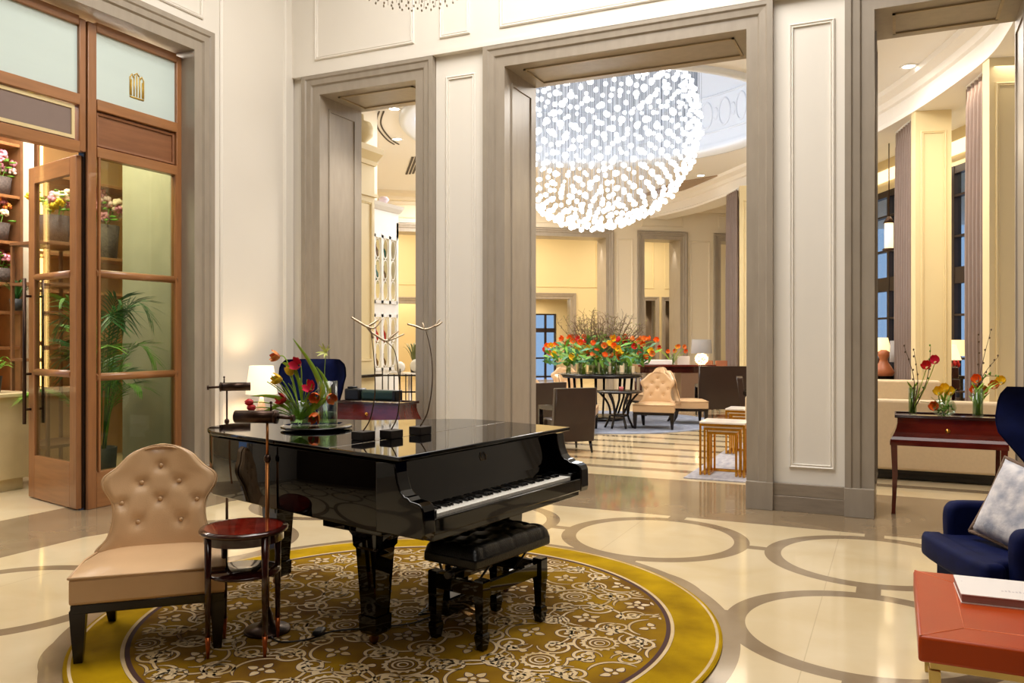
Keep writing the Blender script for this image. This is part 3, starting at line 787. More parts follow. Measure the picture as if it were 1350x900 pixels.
g.bx(0.61, 0.89, 0.20, 0.34, 0.06, 0.15, bev=0.01); g.bx(0.62, 0.88, 0.18, 0.32, 0.56, 0.61, bev=0.006); g.tube([(0.75, 0.30, 0.12), (0.75, 0.50, 0.60)], 0.008, 6)
ly = g.build('pedal_lyre', black_lacquer, pn)
for x in (0.68, 0.75, 0.82):
    g = G(); g.prism([(x - 0.02, 0.10, 0.065), (x + 0.02, 0.10, 0.065), (x + 0.009, 0.2, 0.085), (x - 0.009, 0.2, 0.085)], (0, 0, 0.008), bev=0.002); g.build('pedal', brass, ly)

# ------------------------------------------------------------------ piano bench
bn = T('piano_bench', 'black tufted leather duet bench in front of the keyboard', 'bench', (-1.945, 3.895, RZ), R(79))
g = G()                                                      # cushion as a tufted slab (x long)
nx, ny = 49, 25; LX, LY = 0.66, 0.34
def cush(x, y, top):
    ex = min(1, (LX / 2 - abs(x)) / 0.05); ey = min(1, (LY / 2 - abs(y)) / 0.05)
    e = math.sqrt(max(0, 1 - (1 - ex) ** 2)) * math.sqrt(max(0, 1 - (1 - ey) ** 2))
    d = 0
    for ix in range(-2, 3):
        d = max(d, math.exp(-((x - ix * 0.13) / 0.007) ** 2) * 0.007)
    for iy in (-0.5, 0.5): d = max(d, math.exp(-((y - iy * 0.11) / 0.007) ** 2) * 0.007)
    for ix in range(-2, 3):
        for iy in (-0.5, 0.5): d = max(d, math.exp(-(((x - ix * 0.13) ** 2 + (y - iy * 0.11) ** 2) / 0.022 ** 2)) * 0.024)
    return 0.455 + 0.062 * e - (d if top else 0)
rows = []
for j in range(ny):
    y = LY * (j / (ny - 1) - 0.5); rows.append([((LX * (i / (nx - 1) - 0.5)), y, cush(LX * (i / (nx - 1) - 0.5), y, True)) for i in range(nx)])
g.sheet(rows)
g.box((0, 0, 0.43), (LX, LY, 0.052), bev=0.012, seg=3)
g.build('cushion', black_leather, bn)
for ix in range(-2, 3):
    for iy in (-0.5, 0.5):
        g = G(); g.ball((ix * 0.13, iy * 0.11, 0.498), 0.009, 2, sc=(1, 1, 0.5)); g.build('button', black_leather, bn)
LGX, LGY = 0.255, 0.15
for sx in (-1, 1):
    for sy in (-1, 1):
        g = G()
        rings = []
        for z, h in ((0.345, 0.027), (0.335, 0.029), (0.23, 0.029), (0.215, 0.026), (0.085, 0.020), (0.078, 0.026), (0.06, 0.028), (0.03, 0.024), (0.0, 0.019)):
            rings.append([g.bm.verts.new((sx * LGX + a * h, sy * LGY + b * h, z)) for a, b in ((-1, -1), (1, -1), (1, 1), (-1, 1))])
        fs = [g.bm.faces.new((a[k], a[(k + 1) % 4], b[(k + 1) % 4], b[k])) for a, b in zip(rings, rings[1:]) for k in range(4)]
        fs += [g.bm.faces.new(rings[0]), g.bm.faces.new(rings[-1][::-1])]; bmesh.ops.recalc_face_normals(g.bm, faces=fs)
        g.build('leg', black_lacquer, bn)
g = G()
for sy in (-1, 1): g.bx(-LGX + 0.028, LGX - 0.028, sy * LGY - 0.014, sy * LGY + 0.014, 0.255, 0.325, bev=0.003)
for sx in (-1, 1): g.bx(sx * LGX - 0.014, sx * LGX + 0.014, -LGY + 0.028, LGY - 0.028, 0.255, 0.325, bev=0.003)
g.build('apron', black_lacquer, bn)
g = G()
for sx in (-0.16, 0.16):
    g.tube([(sx - 0.07, -0.10, 0.315), (sx + 0.07, -0.10, 0.402)], 0.006, 6); g.tube([(sx + 0.07, 0.10, 0.315), (sx - 0.07, 0.10, 0.402)], 0.006, 6)
g.tube([(-0.3, 0, 0.36), (0.3, 0, 0.36)], 0.006, 8); g.tube([(-0.3, 0, 0.36), (-0.345, 0, 0.36)], 0.018, 12)
g.build('height_mechanism', mat('dark_steel', (70, 70, 72), 0.3, metal=0.9), bn)

# ------------------------------------------------------------------ spoon-back slipper chair
def slipper_chair(label, loc, rz, group):
    t = T('slipper_chair', label, 'chair', loc, rz, group)
    # seat block, front at -y
    g = G()
    out = [(-0.345, -0.29), (0.345, -0.29), (0.33, 0.05), (0.27, 0.30), (-0.27, 0.30), (-0.33, 0.05)]
    sm = []
    g.prism([(x, y, 0.275) for x, y in out], (0, 0, 0.135), bev=0.018)
    nn = 14; rows = []
    for j in range(nn + 1):
        v = j / nn; y = -0.288 + 0.56 * v; hw = 0.343 - 0.07 * max(0, (v - 0.3) / 0.7) ** 1.3 * 1.05
        rows.append([((-1 + 2 * i / nn) * hw, y, 0.408 + 0.028 * (1 - (-1 + 2 * i / nn) ** 4) * (1 - (2 * v - 1) ** 4)) for i in range(nn + 1)])
    g.sheet(rows)
    g.build('seat', tan_leather, t)
    g = G()
    g.tube([(-0.348, -0.293, 0.407), (0.348, -0.293, 0.407), (0.334, 0.05, 0.407), (0.275, 0.29, 0.407)], 0.0055, 6); g.tube([(-0.348, -0.293, 0.407), (-0.334, 0.05, 0.407), (-0.275, 0.29, 0.407)], 0.0055, 6)
    g.build('seat_piping', tan_leather, t)
    # back: outline half widths by height (metres above the floor)
    hs = [(0.36, 0.335), (0.42, 0.325), (0.48, 0.292), (0.55, 0.268), (0.62, 0.260), (0.68, 0.268), (0.72, 0.290), (0.755, 0.313), (0.785, 0.326), (0.815, 0.326), (0.84, 0.311), (0.86, 0.284), (0.88, 0.256), (0.92, 0.216), (0.95, 0.188), (0.975, 0.150), (0.995, 0.100), (1.006, 0.05), (1.01, 0.0)]
    hs = [(0.36 + (z - 0.36) * 0.90, w * (0.96 if z < 0.45 else 0.90)) for z, w in hs]
    sp = smooth_path([(w, 0, z) for z, w in hs], 3)
    btn = [(0, 0.885), (-0.105, 0.79), (0.105, 0.79), (-0.21, 0.68), (0, 0.69), (0.21, 0.68), (-0.12, 0.565), (0.12, 0.565), ]
    FB = lambda x, z: (x * 0.9, 0.36 + (z - 0.36) * 0.90)
    btn = [FB(*b) for b in btn]
    def yb(z): return 0.245 + 0.16 * ((z - 0.36) / 0.65) ** 1.2
    NN = 22; rows = []; rowsb = []
    for p in sp:
        w, z = p.x, p.z; r = []; rb = []
        for i in range(NN + 1):
            s = -1 + 2 * i / NN; x = s * w
            e = math.sqrt(max(0.0, 1 - abs(s) ** 6)) if w > 0.02 else 0
            ez = min(1, (0.947 - z) / 0.06); e *= math.sqrt(max(0, 1 - (1 - ez) ** 2))
            d = sum(math.exp(-((x - bx_) ** 2 + (z - bz) ** 2) / 0.028 ** 2) for bx_, bz in btn) * 0.022
            cr = 0
            for (ax, az), (bx_, bz) in ((FB(*q_[0]), FB(*q_[1])) for q_ in (((0, .885), (-.105, .79)), ((0, .885), (.105, .79)), ((-.105, .79), (-.21, .68)), ((.105, .79), (.21, .68)), ((-.105, .79), (0, .69)), ((.105, .79), (0, .69)), ((0, .69), (-.12, .565)), ((0, .69), (.12, .565)), ((-.21, .68), (-.12, .565)), ((.21, .68), (.12, .565)))):
                L2 = (bx_ - ax) ** 2 + (bz - az) ** 2; tt = max(0, min(1, ((x - ax) * (bx_ - ax) + (z - az) * (bz - az)) / L2))
                dd = math.hypot(x - ax - tt * (bx_ - ax), z - az - tt * (bz - az)); cr = max(cr, math.exp(-(dd / 0.012) ** 2) * 0.005)
            curve = -0.05 * s * s
            r.append((x, yb(z) - 0.045 * e + curve + d + cr, z)); rb.append((x, yb(z) + 0.05 * e + curve * 0.8, z))
        rows.append(r); rowsb.append(rb)
    g = G(); g.sheet(rows); g.sheet([list(reversed(r)) for r in rowsb]); bmesh.ops.remove_doubles(g.bm, verts=g.bm.verts, dist=0.0008)
    g.build('backrest', tan_leather, t)
    edge = [(p.x + 0.002, yb(p.z) - 0.058 , p.z) for p in sp]
    g = G(); g.tube([Vector(q) + Vector((-0.012, 0.0, -0.008 if q[2] > 0.92 else 0)) for q in edge], 0.005, 6); g.tube([Vector((-q[0] + 0.012, q[1], q[2] - (0.008 if q[2] > 0.92 else 0))) for q in edge], 0.005, 6)
    g.build('back_piping', tan_leather, t)
    for b in btn:
        g = G(); g.ball((b[0], yb(b[1]) - 0.033 - 0.05 * (b[0] / 0.3) ** 2, b[1]), 0.012, 2, sc=(1, 0.6, 1)); g.build('button', tan_leather, t)
    g = G(); g.prism([(x * 0.985, y * 0.985, 0.235) for x, y in out], (0, 0, 0.045), bev=0.004); g.build('seat_rail', dk_wood, t)
    for sx in (-1, 1):
        for fy, kick in ((-0.25, 0.0), (0.25, 0.09)):
            g = G(); x = sx * (0.31 if fy < 0 else 0.245); rr = []
            for z, h, o in ((0.25, 0.036, 0), (0.12, 0.028, 0.25), (0.0, 0.019, 1)):
                rr.append([g.bm.verts.new((x + a * h, fy + b * h + kick * o, z)) for a, b in ((-1, -1), (1, -1), (1, 1), (-1, 1))])
            fs = [g.bm.faces.new((a[k], a[(k + 1) % 4], b[(k + 1) % 4], b[k])) for a, b in zip(rr, rr[1:]) for k in range(4)]
            fs += [g.bm.faces.new(rr[0]), g.bm.faces.new(rr[-1][::-1])]; bmesh.ops.recalc_face_normals(g.bm, faces=fs)
            g.build('leg', dk_wood, t)
    return t
SG = 'champagne spoon-back slipper chairs'
chair0 = slipper_chair('champagne leather spoon-back slipper chair on the rug left of the piano', (-3.45, 3.066, RZ), R(43), SG)

# ------------------------------------------------------------------ round mahogany side table
st = T('side_table', 'small round mahogany side table with copper feet beside the slipper chair', 'table', (-2.93, 3.145, RZ), R(20))
g = G(); g.lathe([(0, 0.575), (0.195, 0.575), (0.21, 0.582), (0.213, 0.592), (0.207, 0.60), (0, 0.60)], n=48)
g.lathe([(0, 0.5955 + 0.005), (0.185, 0.6005)], n=48, smooth=False)
g.build('tabletop', mahog_dark, st)
g = G()
for k in range(8):
    a0 = 2 * PI * k / 8; vsx = [g.bm.verts.new((0, 0, 0.6015))] + [g.bm.verts.new((0.186 * math.cos(a0 + i * PI / 32), 0.186 * math.sin(a0 + i * PI / 32), 0.6015)) for i in range(9)]
    f = g.bm.faces.new(vsx); f.material_index = k % 2
g.build('veneer_inlay', [mahog_red, mat('mahogany_veneer_mid', (104, 22, 16), 0.1, coat=0.7, var=0.2, scale=7)], st, label='red sunburst veneer')
g = G(); g.lathe([(0.175, 0.575), (0.19, 0.575), (0.19, 0.535), (0.175, 0.535), (0.175, 0.575)], n=40, smooth=False); g.build('apron', mahog_dark, st)
g = G(); g.lathe([(0, 0.372), (0.17, 0.372), (0.178, 0.38), (0.17, 0.388), (0, 0.388)], n=40); g.build('shelf', mahog_dark, st)
for k in range(4):
    a = PI / 4 + k * PI / 2 + R(8); x, y = 0.19 * math.cos(a), 0.19 * math.sin(a)
    g = G(); g.tube([(x, y, 0.575), (x, y, 0.35), (x, y, 0.10)], [0.017, 0.0155, 0.012], 10); lg = g.build('leg', mahog_dark, st)
    g = G(); g.tube([(x, y, 0.102), (x, y, 0.0)], [0.0135, 0.007], 10); g.build('foot_ferrule', copper, lg, label='copper foot')

# ------------------------------------------------------------------ pharmacy floor lamps
def floor_lamp(label, loc, rz, H=1.12, arm=0.0):
    t = T('floor_lamp', label, 'lamp', loc, rz)
    g = G(); g.lathe([(0, 0), (0.118, 0), (0.12, 0.008), (0.112, 0.018), (0.06, 0.026), (0.035, 0.05), (0.022, 0.10), (0.013, 0.125), (0, 0.125)], n=36); g.build('base', dark_bronze, t)
    g = G(); g.tube([(0, 0, 0.12), (0, 0, 0.90)], 0.0105, 12); g.tube([(0, 0, 0.90), (0, 0, H - 0.02)], 0.007, 10); g.build('pole', mat('aged_copper_brass', (170, 112, 62), 0.3, metal=0.85) if arm == 0 else dark_bronze, t)
    g = G(); g.lathe([(0, 0), (0.014, 0), (0.018, 0.01), (0.018, 0.024), (0.012, 0.035), (0, 0.035)], (0, 0, 0.885), n=16); g.build('collar', dark_bronze, t)
    g = G(); g.tube([(0.045, 0, H), (-0.175, 0, H)], 0.033, 24); sh = g.build('lamp_shade', dark_bronze, t)
    g = G(); g.tube([(0.04, 0, H), (0.052, 0, H), (0.056, 0, H)], [0.036, 0.036, 0.02], 24); g.tube([(0.05, 0, H), (0.13, 0, H - 0.004)], 0.009, 8); g.tube([(0.13, 0, H - 0.004), (0.145, 0, H - 0.005)], 0.018, 12); g.build('pivot_arm', dark_bronze, sh)
    g = G(); g.tube([(0.02, 0, H + 0.03), (0.02, 0, H + 0.07)], [0.006, 0.004], 8); g.ball((0.02, 0, H + 0.075), 0.008); g.build('finial', dark_bronze, t)
    return t
floor_lamp('bronze pharmacy floor lamp on a thin pole behind the round mahogany side table', (-2.985, 3.375, RZ), TH - 0.12)
floor_lamp('bronze pharmacy floor lamp standing behind the piano tail beside the table lamp', (-4.70, 4.86, 0), TH + PI + 0.3, 1.17, 1)
# lamp cord over the rug
g = G(); cp = smooth_path([(-2.90, 3.30, 0.024), (-2.80, 3.27, 0.021), (-2.70, 3.36, 0.021), (-2.66, 3.50, 0.021), (-2.52, 3.62, 0.021), (-2.35, 3.78, 0.021), (-2.3, 4.0, 0.021)], 6)
g.tube(cp, 0.004, 6); g.box((-2.70, 3.44, 0.034), (0.05, 0.085, 0.026), rz=0.3, bev=0.01)
tag(g.build('power_cord', black_plastic), 'black cord with inline switch lying on the rug by the front piano leg', 'cord')
g = G(); cp = [(-2.30 + 0.09 * math.cos(k * 0.7) * (1 - k * 0.01), 4.02 + 0.13 * math.sin(k * 0.9), 0.021 + 0.0015 * k) for k in range(34)]
g.tube(smooth_path(cp, 4), 0.004, 5); tag(g.build('cable_coil', black_plastic), 'loose coil of black cable on the rug under the piano', 'cord')

# ------------------------------------------------------------------ on the piano lid
LZ = RZ + 0.9965
g = G(); g.lathe([(0, 0.006), (0.20, 0.006), (0.208, 0.010), (0.208, 0.018), (0.20, 0.021), (0, 0.021)], n=64); g.lathe([(0, 0), (0.05, 0), (0.05, 0.008), (0, 0.008)], n=24)
pm = P(414, 562, 4.905); TR = (-3.11, 3.94)
tag(g.build('round_tray', black_lacquer, loc=(TR[0], TR[1], LZ)), 'round black tray under the two flower vases on the piano lid', 'tray')
TZ = LZ + 0.0212
def glass_cyl(label, loc, r, h, water=0.5, thick=0.004, flare=0.0):
    t = T('glass_vase', label, 'vase', loc)
    g = G(); g.lathe([(0, 0), (r * 0.96, 0), (r, 0.006), (r + flare, h), (r + flare - thick, h), (r - thick, 0.014), (0, 0.012)], n=32); g.build('vessel', glass, t)
    g = G(); g.lathe([(0, 0.0135), (r - thick - 0.0006, 0.0155), (r - thick - 0.0006 + flare * water * 0.8, h * water), (0, h * water)], n=32); g.build('water', water_m, t)
    return t
VP1 = (TR[0] - 0.085, TR[1] - 0.045); VP2 = (TR[0] + 0.055, TR[1] + 0.03)
glass_cyl('short crumpled glass vase of tulips on the piano tray', (VP1[0], VP1[1], TZ), 0.058, 0.14, 0.8, flare=0.02)
glass_cyl('tall straight glass cylinder vase on the piano tray', (VP2[0], VP2[1], TZ), 0.058, 0.26, 0.3)

def petals(g, c, d, L, w, n=6, spread=0.35, mi=0):
    d = Vector(d).normalized(); u = d.orthogonal().normalized(); v = d.cross(u)
    for k in range(n):
        a = 2 * PI * k / n + (0.3 if k % 2 else 0); rd = u * math.cos(a) + v * math.sin(a); side = d.cross(rd)
        rows = []
        for i in range(6):
            s = i / 5; cc = Vector(c) + d * L * s + rd * (w * 0.5 * math.sin(PI * min(1, s * 0.75 + 0.1)) + spread * L * s * s)
            ww = w * 0.55 * math.sin(PI * min(0.98, 0.12 + 0.86 * s)) ** 0.8
            rows.append((cc - side * ww - rd * 0.0 + d * 0, cc + rd * ww * 0.35, cc + side * ww))
        g.sheet(rows, mi=mi)
def tulip(label, base, tip, bend, col, L=0.055, w=0.036, spread=0.25, n=6, group=None, leaves=1, sr=0.0035, face=None, cat='flower', name='tulip'):
    base, tip, bend = Vector(base), Vector(tip), Vector(bend)
    t = T(name, label, cat, base, group=group)
    pts = [Vector(q) for q in bez((0, 0, 0), bend - base, tip - base, 12)]
    g = G(); g.tube(pts, sr, 6); g.build('stem', stem, t)
    d = Vector(face) if face else (pts[-1] - pts[-2])
    g = G(); petals(g, pts[-1] - d.normalized() * 0.004, d, L, w, n, spread); g.build('bloom', col, t)
    for k in range(leaves):
        g = G(); i0 = 2 + 2 * k; b0 = pts[i0]; dirv = (pts[min(12, i0 + 5)] - pts[i0]).normalized(); sd = dirv.cross(Vector((0, 0, 1)))
        sd = sd.normalized() if sd.length > 0.05 else Vector((1, 0, 0))
        sg = 1 if k % 2 else -1; rows = []
        for j in range(8):
            s = j / 7; cc = b0 + dirv * 0.16 * s + sd * sg * 0.05 * s * s + Vector((0, 0, 0.01 * math.sin(s * PI)))
            ww = 0.012 * math.sin(PI * (0.1 + 0.88 * s)); rows.append((cc - sd * ww, cc + Vector((0, 0, -0.004)), cc + sd * ww))
        g.sheet(rows); g.build('leaf', stem, t)
    return t
V1 = Vector((VP1[0], VP1[1], TZ + 0.03)); V2 = Vector((VP2[0], VP2[1], TZ + 0.03)); ZP = 4.88
def PT(u, v, dz=0): return P(u, v, ZP + dz)
G1 = 'tulips spilling from the vases on the piano'
tul = [
 (V1, (333, 530), (372, 528), P_RED, 'closed red tulip, topmost of three drooping left over the piano lid', dict(L=0.05, w=0.03, spread=0.0)),
 (V1, (336, 537), (370, 535), P_RED, 'closed red tulip drooping left, middle of the low three', dict(L=0.05, w=0.03, spread=0.0)),
 (V1, (334, 545), (368, 538), P_RED, 'closed orange-red tulip drooping left just above the lamp shade', dict(L=0.05, w=0.03, spread=0.0)),
 (V1, (376, 527), (392, 528), P_RED, 'open red tulip just left of the short vase rim', dict(spread=0.5, face=(-0.3, -0.8, 0.2))),
 (V1, (368, 470), (382, 458), P_APR, 'orange and yellow tulip highest on the left of the bouquet', dict(spread=0.5, face=(-0.5, -0.6, 0.1))),
 (V1, (394, 481), (400, 470), P_MAG, 'crimson open tulip below the tall green leaf tip', dict(spread=0.6, face=(0.1, -0.9, 0.2))),
 (V1, (371, 500), (385, 515), P_YEL, 'yellow tulip facing left in front of the navy chair', dict(spread=0.45, L=0.06, face=(-0.4, -0.7, 0.1))),
 (V1, (384, 494), (390, 512), P_YEL, 'yellow tulip upright behind its yellow neighbour', dict(spread=0.3, L=0.06)),
 (V1, (411, 513), (405, 515), P_MAG, 'pink-red open tulip above the short vase', dict(spread=0.6, face=(0.1, -0.8, 0.5))),
 (V1, (417, 522), (408, 520), P_ORANGE, 'orange tulip hanging over the tall cylinder vase', dict(spread=0.45, face=(0.3, -0.8, -0.2))),
 (V1, (434, 524), (415, 520), P_ORANGE, 'orange tulip furthest right on the piano, by the cylinder rim', dict(spread=0.45, face=(0.7, -0.4, -0.1))),
 (V1, (417, 545), (415, 535), P_ORANGE, 'orange tulip hanging low in front of the cylinder vase', dict(spread=0.4, L=0.065, face=(0.2, -0.7, -0.6))),
]
for base, a, b, col, lab, kw_ in tul:
    tulip(lab, base, PT(*a), PT(*b), col, **kw_)
tulip('pale green star-shaped bloom on a thin stem above the navy chair', V2, PT(430, 464, 0.05), PT(425, 500), P_LIME, L=0.04, w=0.012, spread=1.2, n=8, leaves=0, sr=0.0018, face=(0.1, -0.9, 0.3), name='star_flower')
def blade(label, pts, w, group=None):
    g = G(); pts = smooth_path(pts, 5); n = len(pts); rows = []
    for i, p_ in enumerate(pts):
        ww = w * math.sin(PI * (0.12 + 0.86 * i / (n - 1))); d = Vector((CT, ST, 0)); u2 = Vector((0, 0, 1))
        tv = (pts[min(i + 1, n - 1)] - pts[max(i - 1, 0)]).normalized(); sd = tv.cross(Vector((-ST, CT, 0))).normalized()
        rows.append((p_ - sd * ww, p_ + Vector((ST, -CT, 0)) * ww * 0.5, p_ + sd * ww))
    g.sheet(rows); return tag(g.build('leaf_blade', stem), label, 'leaf', group)
blade('long green blade leaf arching highest above the piano bouquet', [V1, PT(424, 520), PT(420, 500), PT(407, 475), PT(386, 446)], 0.017)
blade('broad green leaf leaning right beside the tall blade', [V1, PT(432, 522), PT(428, 500), PT(417, 483)], 0.014)
blade('folded green leaf hanging down the front of the short vase', [PT(400, 528), PT(408, 540), PT(412, 552), PT(416, 558)], 0.016)
blade('green leaf pair reaching left over the lamp shade', [V1, PT(378, 530), PT(356, 522), PT(330, 522)], 0.012)
blade('low green leaf curving left below the others', [V1, PT(372, 534), PT(355, 540), PT(340, 545)], 0.011)
blade('short broad leaf above the crimson tulip', [PT(396, 510), PT(388, 486), PT(378, 480), PT(372, 478)], 0.014)
g = G()                                                      # thin grass stems
for (u, v) in ((358, 495), (362, 507), (380, 505), (395, 498), (398, 505), (405, 500), (412, 505), (352, 503)):
    g.tube(bez(V1, PT((u + 396) / 2 + 4, (v + 530) / 2), PT(u, v), 8), 0.003, 5)
tag(g.build('loose_stems', stem), 'tangle of thin green stems rising from the short vase', 'stems')['kind'] = 'stuff'

# three wire birds-on-branch sculptures
def sculpture(label, base_uv, path, branches, Zb, knot=None):
    b = P(base_uv[0], base_uv[1], Zb); d = (LZ - b.z)
    s = (EYE - LZ) / (EYE - b.z); b = Vector((b.x * s, b.y * s, LZ)); Z = Zb * s
    t = T('twig_sculpture', label, 'sculpture', b)
    g = G(); g.box((0, 0, 0.022), (0.095, 0.085, 0.044), rz=PA, bev=0.003); g.build('base_block', mat('sculpture_block', (38, 30, 26), 0.5), t)
    pts = [P(u, v, Z) - b for u, v in path]; pts[0].z = 0.045
    sp = smooth_path(pts, 6); n = len(sp)
    g = G(); g.tube(sp, [0.0042 - 0.0022 * i / n for i in range(n)], 6, mi=0); g.build('stem', mat('sculpture_bronze', (96, 74, 52), 0.35, metal=0.8), t)
    for br in branches:
        bp = smooth_path([P(u, v, Z + dz) - b for u, v, dz in br], 4); m = len(bp)
        g = G(); g.tube(bp, [0.007 - 0.004 * abs(i / m - 0.3) / 0.7 for i in range(m)], 6); g.build('branch', mat('sculpture_silver', (196, 176, 150), 0.35, metal=0.8), t)
    return t
sculpture('leftmost of three thin branch sculptures on the piano lid', (479, 579), [(479, 575), (488, 552), (494, 522), (494, 490), (492, 460), (488, 432)], [[(463, 418, 0), (476, 426, 0), (483, 430, 0), (494, 432, 0), (504, 420, 0.03)], [(484, 430, 0), (492, 426, 0.02), (499, 421, 0.04)], [(483, 430, 0), (489, 438, 0), (492, 446, 0)]], 4.62)
sculpture('middle one of three thin branch sculptures, its fork lowest', (516, 577), [(516, 572), (524, 548), (527, 516), (525, 490), (520, 462), (508, 449)], [[(490, 438, 0), (499, 444, 0), (508, 449, 0), (520, 446, 0.01), (533, 440, 0.03)], [(512, 448, 0), (518, 442, 0.02), (526, 436, 0.04)]], 4.62)
sculpture('rightmost of three thin branch sculptures, its stem bowed right', (554, 572), [(554, 568), (563, 545), (569, 515), (570, 485), (567, 458), (561, 434)], [[(537, 427, 0), (548, 430, 0), (560, 434, 0), (572, 430, 0.01), (580, 421, 0.03)], [(572, 430, 0.01), (578, 428, 0.02), (583, 424, 0.03)], [(559, 433, 0), (557, 425, 0.02)]], 4.66)

# ------------------------------------------------------------------ navy wing chairs
def sweepbox(g, pts, w, t_):                                  # rounded padded slab from an outline in x-z
    pass
def wing_chair(label, loc, rz, group):
    t = T('wing_chair', label, 'armchair', loc, rz, group)     # faces -y
    g = G()
    prof = [(-0.40, 1.22), (-0.33, 1.27), (0.33, 1.27), (0.40, 1.22), (0.415, 1.10), (0.395, 0.95), (0.345, 0.80), (0.30, 0.68), (0.29, 0.30), (-0.29, 0.30), (-0.30, 0.68), (-0.345, 0.80), (-0.395, 0.95), (-0.415, 1.10)]
    sp = smooth_path([(x, 0, z) for x, z in prof] + [(prof[0][0], 0, prof[0][1])], 4)[:-1]
    fr = [Vector((p.x, 0.30 + 0.10 * (p.z - 0.3) - 0.9 * max(0, abs(p.x) - 0.16) ** 1.5 * 1.35 - 0.05, p.z)) for p in sp]
    N_ = len(sp); rows = []
    NX, NZ = 24, 22
    def hw(z):
        zz = [(0.30, 0.27), (0.66, 0.275), (0.80, 0.32), (0.95, 0.40), (1.10, 0.455), (1.20, 0.445), (1.25, 0.41), (1.275, 0.36)]
        for (a, b), (c_, d_) in zip(zz, zz[1:]):
            if z <= c_: k = (z - a) / (c_ - a); return b + (d_ - b) * k
        return zz[-1][1]
    f, bck = [], []
    for j in range(NZ + 1):
        z = 0.30 + 0.975 * j / NZ; w = hw(z); r1 = []; r2 = []
        for i in range(NX + 1):
            s = -1 + 2 * i / NX; x = s * w; wing = 0.33 * max(0, (abs(s) - 0.45) / 0.55) ** 1.6 * (0.12 + 0.88 * max(0.0, min(1.0, (z - 0.60) / 0.42)) ** 1.1)
            e = math.sqrt(max(0, 1 - abs(s) ** 8)); ez = min(1, (1.276 - z) / 0.04); e *= math.sqrt(max(0, 1 - (1 - ez) ** 2))
            yc = 0.28 + 0.10 * (z - 0.3) - wing
            r1.append((x, yc - 0.05 * e, z)); r2.append((x + math.copysign(0.02, s) * (abs(s) > .5), yc + 0.05 * e, z))
        f.append(r1); bck.append(list(reversed(r2)))
    g.sheet(f); g.sheet(bck); bmesh.ops.remove_doubles(g.bm, verts=g.bm.verts, dist=0.001)
    g.build('backrest', navy, t)
    g = G(); so = smooth_path([(-0.28, 0.22, 0), (-0.285, 0.0, 0), (-0.29, -0.30, 0), (-0.345, -0.325, 0), (-0.36, -0.38, 0), (-0.33, -0.44, 0), (0.0, -0.455, 0), (0.33, -0.44, 0), (0.36, -0.38, 0), (0.345, -0.325, 0), (0.29, -0.30, 0), (0.285, 0.0, 0), (0.28, 0.22, 0)], 3)
    g.prism([(p.x, p.y, 0.325) for p in so], (0, 0, 0.135), bev=0.03, smooth=True); g.build('seat_cushion', navy, t)
    g = G(); g.box((0, -0.05, 0.25), (0.68, 0.62, 0.15), bev=0.02); g.build('seat_base', navy, t)
    for sx in (-1, 1):
        ap = smooth_path([(0, -0.285, 0.18), (0, -0.30, 0.40), (0, -0.305, 0.55), (0, -0.285, 0.61), (0, -0.23, 0.632), (0, -0.05, 0.632), (0, 0.12, 0.65), (0, 0.26, 0.72)], 4) + [Vector((0, 0.26, 0.18))]
        g = G(); g.prism([(sx * 0.30, p.y, p.z) for p in ap], (sx * 0.10, 0, 0), bev=0.03, smooth=True); g.build('arm', navy, t)
    for sx in (-1, 1):
        for y in (-0.28, 0.22):
            g = G(); g.tube([(sx * 0.27, y, 0.18), (sx * 0.28, y + (0.04 if y > 0 else -0.01), 0)], [0.028, 0.016], 10); g.build('leg', dk_wood, t)
    return t
wc = wing_chair('navy velvet wing chair with a patterned pillow behind the orange ottoman', (0.66, 5.03, 0), R(-69), 'navy wing chairs')
w2 = dup(wc, (-5.72, 7.16, 0), R(24), 'navy velvet wing chair behind the piano flowers, against the stone casing'); w2.scale = (0.78, 0.9, 1.03)
# patterned pillow
pil_m = mat('pillow_damask', (232, 228, 228), 0.85, col2=(158, 162, 178), scale=13, detail=3, bump=0.2)
def pillow(label, loc, rot, w=0.46, h=0.46, th=0.13):
    t = T('throw_pillow', label, 'pillow', loc); t.rotation_euler = rot
    g = G(); n = 16
    for sgn in (1, -1):
        rows = []
        for j in range(n + 1):
            v = -1 + 2 * j / n; r = []
            for i in range(n + 1):
                u = -1 + 2 * i / n; k = (1 - u ** 4) * (1 - v ** 4)
                pin = 1 - 0.06 * (1 - abs(v) ** 2) * abs(u) ** 3 - 0.0; pin2 = 1 - 0.06 * (1 - abs(u) ** 2) * abs(v) ** 3
                r.append((u * w / 2 * pin, sgn * th / 2 * k ** 0.6, v * h / 2 * pin2))
            rows.append(r if sgn > 0 else r[::-1])
        g.sheet(rows)
    bmesh.ops.remove_doubles(g.bm, verts=g.bm.verts, dist=0.001); bmesh.ops.recalc_face_normals(g.bm, faces=g.bm.faces)
    g.build('cover', pil_m, t)
    g = G(); pts = []
    for a, b in (((-1, -1), (1, -1)), ((1, -1), (1, 1)), ((1, 1), (-1, 1)), ((-1, 1), (-1, -1))):
        for k in range(12):
            s = k / 12; u = a[0] + (b[0] - a[0]) * s; v = a[1] + (b[1] - a[1]) * s
            pts.append((u * w / 2 * (1 - 0.06 * (1 - v * v) * (abs(u) == 1)), 0, v * h / 2 * (1 - 0.06 * (1 - u * u) * (abs(v) == 1))))
    g.tube(pts + [pts[0]], 0.011, 8); g.build('rope_trim', twine, t, label='brown braided trim')
    return t
pillow('white and grey damask pillow with brown braid trim on the navy wing chair', (0.60, 4.93, 0.665), (R(-22), R(10), R(-50)), w=0.48, h=0.44)

